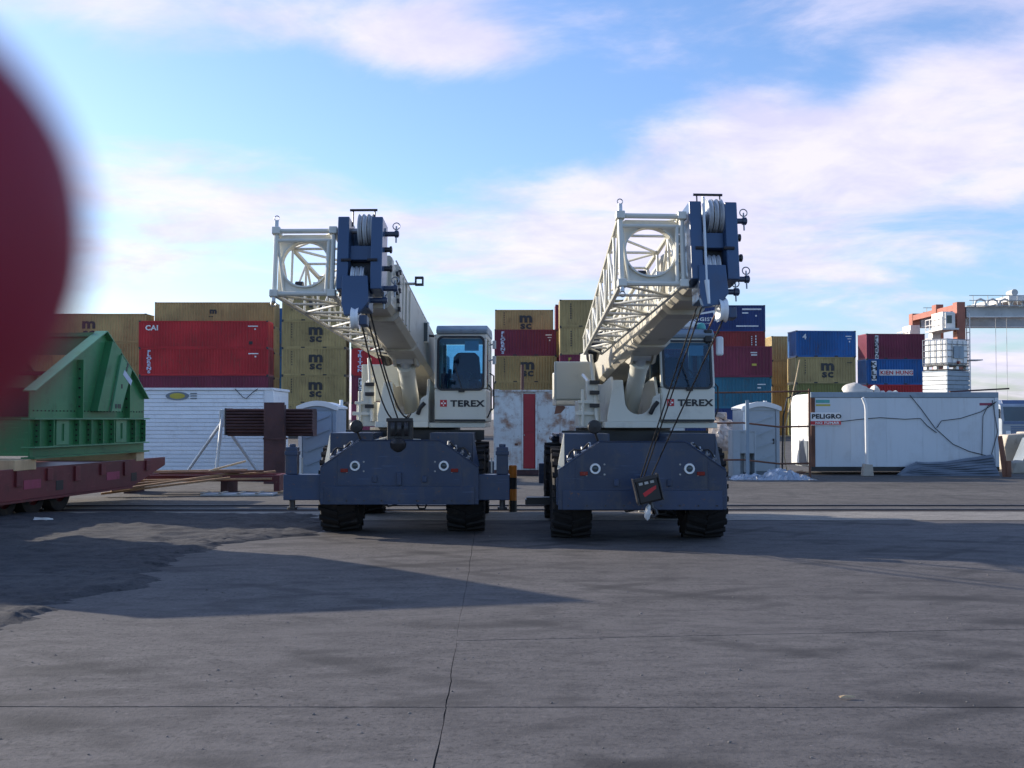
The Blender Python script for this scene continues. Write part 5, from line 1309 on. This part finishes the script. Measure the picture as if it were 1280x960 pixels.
# crate and water tote stacked on the roof
ibx, iby = PX(1180, 36.4), 36.2
cr = thing('slatted_crate', 'grey slatted crate on the container roof under the white tote', 'crate', (ibx, iby, ROOF + 0.021), R(32))
MB().box(-0.54, 0.54, -0.44, 0.44, 0.0, 0.70).build('core', 'tarp_grey', cr)
for k in range(5):
    z = 0.02 + k * 0.14
    MB().box(-0.57, 0.57, -0.475, -0.442, z, z + 0.115).build('slat', 'reefer_trim', cr); MB().box(-0.575, -0.542, -0.442, 0.46, z, z + 0.115).build('slat', 'plastic_white', cr)  # end slats painted white as sunlit, front slats grey as shaded
    MB().box(-0.57, 0.57, 0.442, 0.475, z, z + 0.115).build('slat', 'reefer_trim', cr); MB().box(0.542, 0.575, -0.442, 0.46, z, z + 0.115).build('slat', 'plastic_white', cr)
MB().box(-0.58, 0.58, -0.48, 0.48, 0.702, 0.74).build('lid', 'reefer_trim', cr)
ib = thing('liquid_tote', 'white caged plastic liquid tote on top of the slatted crate', 'tote', (ibx, iby, ROOF + 0.765), R(32))
MB().box(-0.56, 0.56, -0.46, 0.46, 0.02, 0.05).build('pallet_deck', 'dark_steel', ib)
for x in (-0.5, 0.0, 0.5):
    for y in (-0.38, 0.0, 0.38): MB().box(x - 0.06, x + 0.06, y - 0.06, y + 0.06, 0.051, 0.15).build('pallet_foot', 'plastic_white', ib)
MB().box(-0.57, 0.57, -0.47, 0.47, 0.151, 0.185).build('pallet_top', 'dark_steel', ib)
MB().box(-0.535, 0.535, -0.435, 0.435, 0.186, 1.02).build('bottle', 'plastic_white', ib, bevel=0.06)
for z in (0.25, 0.45, 0.66, 0.86, 1.02):
    q = [(-0.56, -0.46), (0.56, -0.46), (0.56, 0.46), (-0.56, 0.46)]
    for a, b in zip(q, q[1:] + q[:1]): tube_between('cage_bar', (*a, z), (*b, z), 0.013, 'grey_steel', ib, 6)
for f in (-0.56, -0.28, 0.0, 0.28, 0.56):
    for s in (-1, 1): tube_between('cage_bar', (f, s*0.462, 0.186), (f, s*0.462, 1.02), 0.013, 'grey_steel', ib, 6)
for f in (-0.23, 0.0, 0.23):
    for s in (-1, 1): tube_between('cage_bar', (s*0.562, f, 0.186), (s*0.562, f, 1.02), 0.013, 'grey_steel', ib, 6)
MB().box(-0.24, 0.28, -0.482, -0.476, 0.40, 0.80).build('label_plate', 'reefer_trim', ib)
MB().cyl((0, -0.44, 0.27), (0, -0.52, 0.27), 0.05, 10).build('valve', 'red_lens', ib)
MB().cyl((0, 0, 1.0), (0, 0, 1.06), 0.11, 14).build('cap', 'plastic_white', ib)

# pipe fence between the right crane and the warning-sign container
fe = thing('pipe_fence', 'rusty three-rail pipe fence in front of the grey portable toilet', 'fence', (0, 33.2, 0))
xa, xb = PX(884, 33.2), PX(1012, 33.2)
for za, zb_ in ((PZ(491, 33.2), PZ(489, 33.2)), (PZ(529, 33.2), PZ(533, 33.2)), (PZ(575, 33.2), PZ(579, 33.2))):
    MB().sweep([(xa, 0, za), (xa + (xb-xa)*0.35, 0, za + 0.01), (xa + (xb-xa)*0.7, 0, zb_ - 0.015), (xb, 0, zb_)], 0.026, 8).build('rail', 'rust', fe, smooth=True)
for x in (884, 1012):
    tube_between('post', (PX(x, 33.2), 0.03, -0.04), (PX(x, 33.2), 0.03, PZ(486, 33.2)), 0.035, 'rust', fe)
gp = thing('steel_post', 'pale grey steel post standing before the grey portable toilet', 'post', (PX(934, 32.9), 32.9, -0.04))
MB().box(-0.05, 0.05, -0.035, 0.035, 0.0, PZ(500, 32.9) + 0.04).build('post', 'reefer_trim', gp, bevel=0.008)
MB().box(-0.09, 0.09, -0.08, 0.08, 0.0, 0.03).build('base_plate', 'rust', gp)
cbn = thing('open_cabinet', 'grey open-fronted cabinet beside the grey portable toilet', 'cabinet', (PX(914, 33.7), 33.55, -0.03), R(3))
for a in ((0.0, 0.05, 0.0, 0.5, 0.0, 1.42), (0.68, 0.73, 0.0, 0.5, 0.0, 1.42), (0.051, 0.679, 0.0, 0.5, 1.37, 1.42), (0.051, 0.679, 0.46, 0.5, 0.0, 1.369)): MB().box(*a).build('panel', 'toilet_grey', cbn)
MB().box(0.16, 0.679, 0.02, 0.05, 0.72, 1.365).build('half_door', 'toilet_grey', cbn)
MB().box(0.02, 0.23, -0.03, -0.002, 0.02, 1.40).build('door_leaf', 'toilet_grey', cbn)
# heap of broken rubble
rb = MB(); rnd = random.Random(11)
for k in range(150):
    a = rnd.uniform(0, 2*math.pi); q = rnd.random() ** 0.5
    x, y = 0.95*q*math.cos(a), 0.75*q*math.sin(a)
    z = (1 - q) * 1.55 + rnd.uniform(-0.05, 0.15) + (0.35 if q < 0.6 else 0.12)
    s = rnd.uniform(0.07, 0.19)
    lump(rb, (x, y, max(0.03, z)), (s*rnd.uniform(0.8, 1.5), s, s*rnd.uniform(0.6, 1.0)), k*1.7, 7, 4, 0.3)
lump(rb, (0, 0, 0.6), (0.85, 0.65, 1.1), 77, 16, 9, 0.1)
o = rb.build('rubble_heap', 'rubble'); o.location = (PX(905, 37.0), 37.0, -0.03); tag(o, 'pale heap of broken rubble behind the right crane rear', 'rubble', kind='stuff')
# crumpled silver tarpaulin on the ground
m = MB(); NX_, NY_ = 34, 10; rt_ = random.Random(4); vs = []
for j in range(NY_ + 1):
    for i in range(NX_ + 1):
        u, v = i/NX_, j/NY_
        x = -1.15 + 2.45*u; y = -0.45 + 0.9*v + 0.1*noise.noise(Vector((u*4, 1, 0)))
        env = math.sin(math.pi*min(1, max(0, u*1.02))) ** 0.6 * math.sin(math.pi*v) ** 0.7
        z = env * max(0.015, 0.10 + 0.34*noise.noise(Vector((x*1.1 + 3, y*1.2, 2))) + 0.20*(0.5 - abs(noise.noise(Vector((x*2.2, y*3.2, 5))))) + 0.07*(0.5 - abs(noise.noise(Vector((x*5, y*7, 8))))) + rt_.uniform(-0.07, 0.10)) * 0.9
        x += rt_.uniform(-0.03, 0.03); y += rt_.uniform(-0.03, 0.03)
        vs.append((x, y, z))
m.add(vs, [(j*(NX_+1)+i, j*(NX_+1)+i+1, (j+1)*(NX_+1)+i+1, (j+1)*(NX_+1)+i) for j in range(NY_) for i in range(NX_)])
o = m.build('tarpaulin', 'tarp_silver', None); o.location = (PX(962, 32.4), 32.4, -0.033); tag(o, 'crumpled silver tarpaulin lying on the ground by the pipe fence', 'tarpaulin')
# debris between toilet and container
for k, (x, y, d, l, a, mt_, lab) in enumerate(((985, 590, 34.3, 1.0, 20, 'wood', 'weathered board lying left of the warning-sign container'), (990, 594, 34.0, 0.8, -14, 'rust', 'rusty bar lying left of the warning-sign container'), (978, 586, 34.8, 0.6, 50, 'wood_pale', 'pale short board lying behind the silver tarpaulin'))):
    o = MB(Matrix.Rotation(R(a), 4, 'Z') @ Matrix.Rotation(R(-6), 4, 'Y')).box(-l/2, l/2, -0.07, 0.07, 0.03, 0.08).build('board', mt_); o.location = (PX(x, d), d, 0.0); tag(o, lab, 'board')
pa = MB().box(0, 0.5, 0, 0.03, 0, 0.72).build('loose_board', 'wood_pale'); pa.location = (PX(890, 36), 36.0, -0.03); tag(pa, 'pale board standing behind the right crane rear wheel', 'board')
tv = thing('loose_cable', 'dark drooping cable hanging left of the warning-sign container', 'cable', (0, 34.6, 0))
MB().sweep([(PX(1000, 34.6), 0, PZ(450, 34.6)), (PX(996, 34.6), 0, PZ(470, 34.6)), (PX(988, 34.6), 0, PZ(505, 34.6)), (PX(981, 34.6), 0, PZ(535, 34.6)), (PX(980, 34.6), 0, PZ(570, 34.6)), (PX(984, 34.6), 0, -0.02)], 0.018, 6).build('cable', 'wood_pale', tv, smooth=True)
MB().sweep([(PX(1004, 34.6), 0.1, PZ(489, 34.6)), (PX(984, 34.6), 0, PZ(498, 34.6)), (PX(979, 34.6), 0, PZ(520, 34.6)), (PX(978, 34.6), 0, PZ(550, 34.6)), (PX(977, 34.6), 0, -0.02)], 0.03, 6).build('cable', 'black_metal', tv, smooth=True)

# ================================================================== striped bollard
bo = thing('bollard', 'orange and black striped bollard right of the left crane', 'bollard', (PX(641, 20.9), 20.9, -0.01))
for k in range(4): MB().cyl((0, 0, 0.0 + 0.215*k), (0, 0, 0.215*(k+1) - 0.001), 0.078, 20).build('band', 'bollard_orange' if k % 2 else 'black_metal', bo, smooth=True)
MB().lathe([(0.078, 0.859), (0.07, 0.875), (0.0, 0.885)], (0, 0, 0), 'z', 20).build('cap', 'bollard_orange', bo, smooth=True)

# ================================================================== yard gantry crane far right
GX, GY = 45.1, 112.0
gc = thing('gantry_crane', 'orange and white container gantry crane at the far right', 'gantry crane', (GX, GY, 0))
ZT = 13.0
for yy, s in ((0.0, 'near'), (12.5, 'far')):
    MB().box(0.15, 1.0, yy, yy + 1.1, 0.9, ZT + 0.6).build('leg', 'rtg_orange', gc, bevel=0.03)
    MB().box(22.0, 23.15, yy, yy + 1.1, 0.9, ZT + 0.6).build('leg', 'rtg_orange', gc, bevel=0.03)
    MB().box(1.16, 21.99, yy + 0.1, yy + 1.0, ZT - 0.85, ZT + 0.15).build('girder', 'rtg_grey', gc, bevel=0.02)
    MB().box(1.16, 21.99, yy + 0.0, yy + 1.1, ZT - 0.97, ZT - 0.851).build('girder_flange', 'rtg_white', gc)
    MB().box(1.16, 21.99, yy - 0.5, yy - 0.01, ZT + 0.151, ZT + 0.21).build('walkway', 'rtg_grey', gc)
    for k in range(14): tube_between('handrail_post', (1.6 + k*1.5, yy - 0.48, ZT + 0.21), (1.6 + k*1.5, yy - 0.48, ZT + 1.2), 0.035, 'rtg_grey', gc, 6)
    for z in (0.7, 1.2): tube_between('handrail', (1.2, yy - 0.48, ZT + z), (21.9, yy - 0.48, ZT + z), 0.035, 'rtg_grey', gc, 6)
    for k in range(6):
        x = 2.2 + k * 1.25
        MB().sweep([(x, yy + 0.5, ZT + 0.2), (x + 0.1, yy + 0.5, ZT + 0.75), (x + 0.55, yy + 0.5, ZT + 0.95), (x + 1.0, yy + 0.5, ZT + 0.75), (x + 1.1, yy + 0.5, ZT + 0.2)], 0.12, 8).build('cable_loop', 'rtg_grey', gc, smooth=True)
    for x in (-0.2, 22.0):
        MB().box(x, x + 1.5, yy - 0.6, yy + 1.7, 0.75, 0.899).build('wheel_bogie', 'rtg_orange', gc)
        for dy in (-0.3, 1.4): MB().cyl((x + 0.45, yy + dy, 0.60), (x + 1.05, yy + dy, 0.60), 0.62, 20).build('tyre', 'rubber', gc, smooth=True)
for x in (0.1, 22.1): MB().box(x, x + 0.95, 1.11, 12.49, 1.0, 2.0).build('sill_beam', 'rtg_orange', gc)
MB().box(0.2, 0.9, 1.11, 12.49, ZT - 0.2, ZT + 0.4).build('tie_beam', 'rtg_orange', gc)
MB().box(0.1, 0.9, 5.4, 6.6, 2.01, ZT + 0.9).build('middle_post', 'rtg_orange', gc, bevel=0.03)
# platforms with cabinets between the legs
for (y0, y1, z, xo) in ((-0.9, 3.6, ZT - 2.3, -1.7), (8.4, 12.4, ZT - 2.9, -1.6), (2.6, 5.2, ZT - 4.2, -1.4)):
    pf = MB().box(xo, -0.01, y0, y1, z, z + 0.16).build('platform', 'rtg_white', gc)
    MB().box(xo + 0.35, -0.2, y0 + 0.8, y1 - 0.7, z + 0.161, z + 1.9).build('cabinet', 'rtg_white', pf, bevel=0.03)
    for k in range(5): tube_between('rail_post', (xo, y0 + k*(y1-y0)/4, z + 0.16), (xo, y0 + k*(y1-y0)/4, z + 1.3), 0.045, 'rtg_white', pf, 6)
    for zz_ in (0.7, 1.3): tube_between('rail', (xo, y0, z + zz_), (xo, y1, z + zz_), 0.045, 'rtg_white', pf, 6)
MB().box(-1.15, -0.15, -0.3, 1.3, ZT - 2.1, ZT - 0.5).build('electrical_house', 'rtg_white', gc, bevel=0.03)
MB().box(-1.0, -0.5, -0.33, -0.301, ZT - 1.6, ZT - 0.8).build('house_window', 'lamp_dark', gc)
for k in range(16): tube_between('ladder_rung', (1.35, -0.2, 1.5 + k*0.75), (1.35, 0.6, 1.5 + k*0.75), 0.04, 'rtg_white', gc, 6)
for y in (-0.2, 0.6): tube_between('ladder_rail', (1.35, y, 1.0), (1.35, y, ZT - 0.6), 0.05, 'rtg_white', gc, 6)
for z in (3.6, 7.6): MB().box(1.2, 2.4, -0.8, 0.9, z, z + 0.1).build('landing', 'rtg_grey', gc)
MB().box(5.5, 9.0, 0.1, 13.4, ZT + 0.7, ZT + 1.25).build('trolley', 'rtg_white', gc, bevel=0.03)
for x in (6.2, 8.2): MB().cyl((x, 0.3, ZT + 1.6), (x, 1.6, ZT + 1.6), 0.34, 18).build('hoist_drum', 'rtg_grey', gc, smooth=True)
for x, y in ((1.6, 1.2), (3.6, 6.0), (6.7, 6.0), (8.5, 7.4)): tube_between('hoist_rope', (x if x < 4 else x, y, ZT + 0.69 if x > 5 else ZT - 0.9), (x + 0.2 if x < 5 else x, y, 2.2 if x < 5 else 0.0), 0.022, 'rtg_grey', gc, 6)
MB().box(1.4, 4.0, 1.111, 6.5, 2.1, 2.199).build('rope_ledge', 'rtg_grey', gc)

# ================================================================== truck and concrete pieces at the right edge
tk = thing('truck', 'blue-grey truck parked far right behind the concrete pieces', 'truck', (PX(1252, 58), 58, 0), R(8))
cab_ = MB().prism([(0, 0.75), (0, 1.6), (0.12, 2.42), (0.3, 2.52), (1.9, 2.52), (1.9, 0.75)], 'x', 0.0, 2.3).build('cab', 'truck_white', tk, bevel=0.06)
MB().prism([(-0.012, 1.62), (0.095, 2.36), (0.10, 2.36), (-0.006, 1.62)], 'x', 0.15, 2.15).build('windscreen', 'lamp_dark', cab_)
MB().box(0.1, 2.2, -0.02, 0.0, 1.45, 1.60).build('cab_band', 'truck_blue', cab_)
for k in range(4): MB().box(0.5, 1.8, -0.03, -0.001, 0.95 + k*0.11, 1.01 + k*0.11).build('grille_slat', 'truck_blue', cab_)
for x in (0.2, 1.85): MB().box(x, x + 0.28, -0.035, -0.001, 0.92, 1.10).build('headlight', 'white_ring', cab_, bevel=0.02)
MB().box(-0.05, 2.35, -0.15, 0.1, 0.42, 0.74).build('bumper', 'truck_blue', tk, bevel=0.03)
MB().prism([(0.4, 2.521), (0.5, 2.72), (1.8, 2.75), (1.8, 2.521)], 'x', 0.3, 2.0).build('roof_deflector', 'truck_blue', tk, bevel=0.03)
for s in (-0.18, 2.32): MB().box(s, s + 0.16, 0.1, 0.16, 1.75, 2.25).build('mirror', 'black_metal', tk, bevel=0.02)
MB().box(0.0, 2.3, 2.1, 7.5, 0.95, 2.3).build('cargo_body', 'truck_blue', tk, bevel=0.03)
MB().box(0.5, 1.8, 0.3, 7.4, 0.6, 0.9).build('chassis', 'black_metal', tk)
for y in (0.95, 5.6):
    for x in (0.02, 1.98): MB().lathe([(0.0, 0.0), (0.25, 0.02), (0.30, 0.0), (0.48, 0.0), (0.5, 0.05), (0.5, 0.25), (0.48, 0.30), (0.0, 0.30)], (x, y, 0.5), 'x', 22).build('wheel', 'rubber', tk, smooth=True)
bt = [('cream broken concrete slab leaning at the right edge', PX(1262, 38.5), 38.5, [(-0.30, 0.0), (0.35, 0.0), (0.62, 1.28), (-0.25, 1.22), (-0.38, 0.8)], 'concrete_block'),
      ('dark tapered concrete block at the right edge', PX(1281, 37.5), 37.5, [(-0.40, 0.0), (0.6, 0.0), (0.55, 1.1), (0.05, 1.15), (-0.30, 0.35)], 'tarp_grey'),
      ('low broken concrete lump before the leaning slab at the right edge', PX(1270, 36.2), 36.2, [(-0.35, 0.0), (0.45, 0.0), (0.40, 0.30), (0.1, 0.42), (-0.22, 0.36)], 'concrete_block'),
      ('concrete block behind the leaning slab at the right edge', PX(1275, 40.5), 40.5, [(-0.30, 0.0), (0.8, 0.0), (0.75, 1.35), (0.0, 1.30)], 'concrete_block')]
for lab, X_, Y_, pr, mt_ in bt:
    o = MB().prism(pr, 'y', -0.4, 0.35).build('concrete_block', mt_, None, bevel=0.04); o.location = (X_, Y_, -0.04); tag(o, lab, 'concrete block', 'concrete pieces at the right edge')
# small litter
for k, (x, y, s, mt_, lab) in enumerate(((55, 656, 0.10, 'plastic_white', 'crumpled white paper on the dark dirt near the trailer'), (1055, 871, 0.028, 'wood_pale', 'small splinter of wood on the concrete at the lower right'), (803, 640, 0.06, 'rag', 'scrap of white rag on the ground under the right crane'))):
    d = CAM_H * 1380 / (y - 523)
    m = MB(); lump(m, (0, 0, 0.012), (s*1.6, s*0.5, s*0.28), k*5 + 2, 8, 5, 0.4)
    o = m.build('litter', mt_); o.location = (PX(x, d), d, 0.09 if k == 0 else 0.005); tag(o, lab, 'litter')

# grit scattered over the concrete
gr = MB(); rg_ = random.Random(5)
for k in range(520):
    y = 4.0 + 14.5 * rg_.random() ** 1.3; x = rg_.uniform(-0.5, 0.5) * y * 1.05
    s_ = rg_.uniform(0.003, 0.008) * (1.6 if rg_.random() < 0.06 else 1)
    lump(gr, (x, y, s_ * 0.4), (s_ * rg_.uniform(0.8, 1.6), s_, s_ * 0.7), k * 0.7, 5, 3, 0.3)
tag(gr.build('grit', 'grit_stone'), 'small stones and grit scattered over the concrete yard', 'grit', kind='stuff')

# ================================================================== the photographer's hand at the lens
# finger, knuckles, thumb and wrist are swept tubes fused into one skin
def rounded(pts, r0, r1):
    """points and radii along a limb, both ends rounded off"""
    P, Q = [], []
    pts = [Vector(p) for p in pts]; n = len(pts)
    seg = [(pts[i + 1] - pts[i]).length for i in range(n - 1)]; tot = sum(seg)
    def at(t):
        d = t * tot
        for i, l in enumerate(seg):
            if d <= l or i == n - 2: return pts[i].lerp(pts[i + 1], min(1, d / l))
            d -= l
    m = 26
    for k in range(m + 1):
        t = k / m; P.append(at(t)); Q.append(r0 + (r1 - r0) * t)
    a, b = (pts[0] - pts[1]).normalized(), (pts[-1] - pts[-2]).normalized()
    head = [(pts[0] + a * r0 * math.sin(R(x)), r0 * math.cos(R(x))) for x in (88, 75, 60, 45, 30, 15)]
    tail = [(pts[-1] + b * r1 * math.sin(R(x)), r1 * math.cos(R(x))) for x in (15, 30, 45, 60, 75, 88)]
    return [p for p, _ in head] + P + [p for p, _ in tail], [q for _, q in head] + Q + [q for _, q in tail]
hm = MB(); fz = CAM_H + 0.0063; hx = -0.0232; hy = 0.0360
def limb(pts, r0, r1):
    p, q = rounded([(hx + a, hy + b, fz + c) for a, b, c in pts], r0, r1); hm.sweep(p, q, 20)
limb([(0, 0, 0), (-0.012, 0.0, 0.0002), (-0.026, -0.001, 0.0), (-0.050, -0.009, -0.003), (-0.075, -0.055, -0.010)], 0.0090, 0.0115)
limb([(-0.050, -0.062, -0.052), (-0.052, -0.036, -0.030), (-0.066, -0.030, -0.024), (-0.083, -0.062, -0.024)], 0.0080, 0.0110)
limb([(-0.054, -0.070, -0.068), (-0.056, -0.046, -0.048), (-0.070, -0.040, -0.042), (-0.087, -0.072, -0.040)], 0.0076, 0.0105)
limb([(-0.058, -0.078, -0.080), (-0.062, -0.060, -0.064), (-0.074, -0.054, -0.058), (-0.090, -0.082, -0.056)], 0.0068, 0.0095)
limb([(-0.030, -0.098, -0.038), (-0.050, -0.106, -0.042), (-0.074, -0.112, -0.050), (-0.092, -0.118, -0.062)], 0.0092, 0.0140)
limb([(-0.082, -0.064, -0.018), (-0.092, -0.100, -0.040), (-0.100, -0.130, -0.062), (-0.112, -0.180, -0.105)], 0.0130, 0.0250)
limb([(-0.086, -0.074, -0.034), (-0.095, -0.105, -0.050), (-0.104, -0.130, -0.066)], 0.0135, 0.0220)
limb([(-0.089, -0.084, -0.050), (-0.098, -0.112, -0.062), (-0.106, -0.130, -0.070)], 0.0130, 0.0220)
hand = hm.build('hand', 'skin', None, smooth=True)
rm = hand.modifiers.new('fuse', 'REMESH'); rm.mode = 'VOXEL'; rm.voxel_size = 0.0011; rm.use_smooth_shade = True
sm_ = hand.modifiers.new('smooth', 'SMOOTH'); sm_.iterations = 6; sm_.factor = 0.5
tag(hand, 'dark red out-of-focus fingertip of a hand held in front of the lens', 'hand')
nl = MB(); lump(nl, (0, 0, 0), (0.0056, 0.0011, 0.0046), 3, 14, 8, 0.02)
no = nl.build('nail', 'nail', hand, smooth=True); no.location = (hx - 0.0050, hy + 0.0085, fz + 0.0005); no.rotation_euler = (0, 0, R(6))
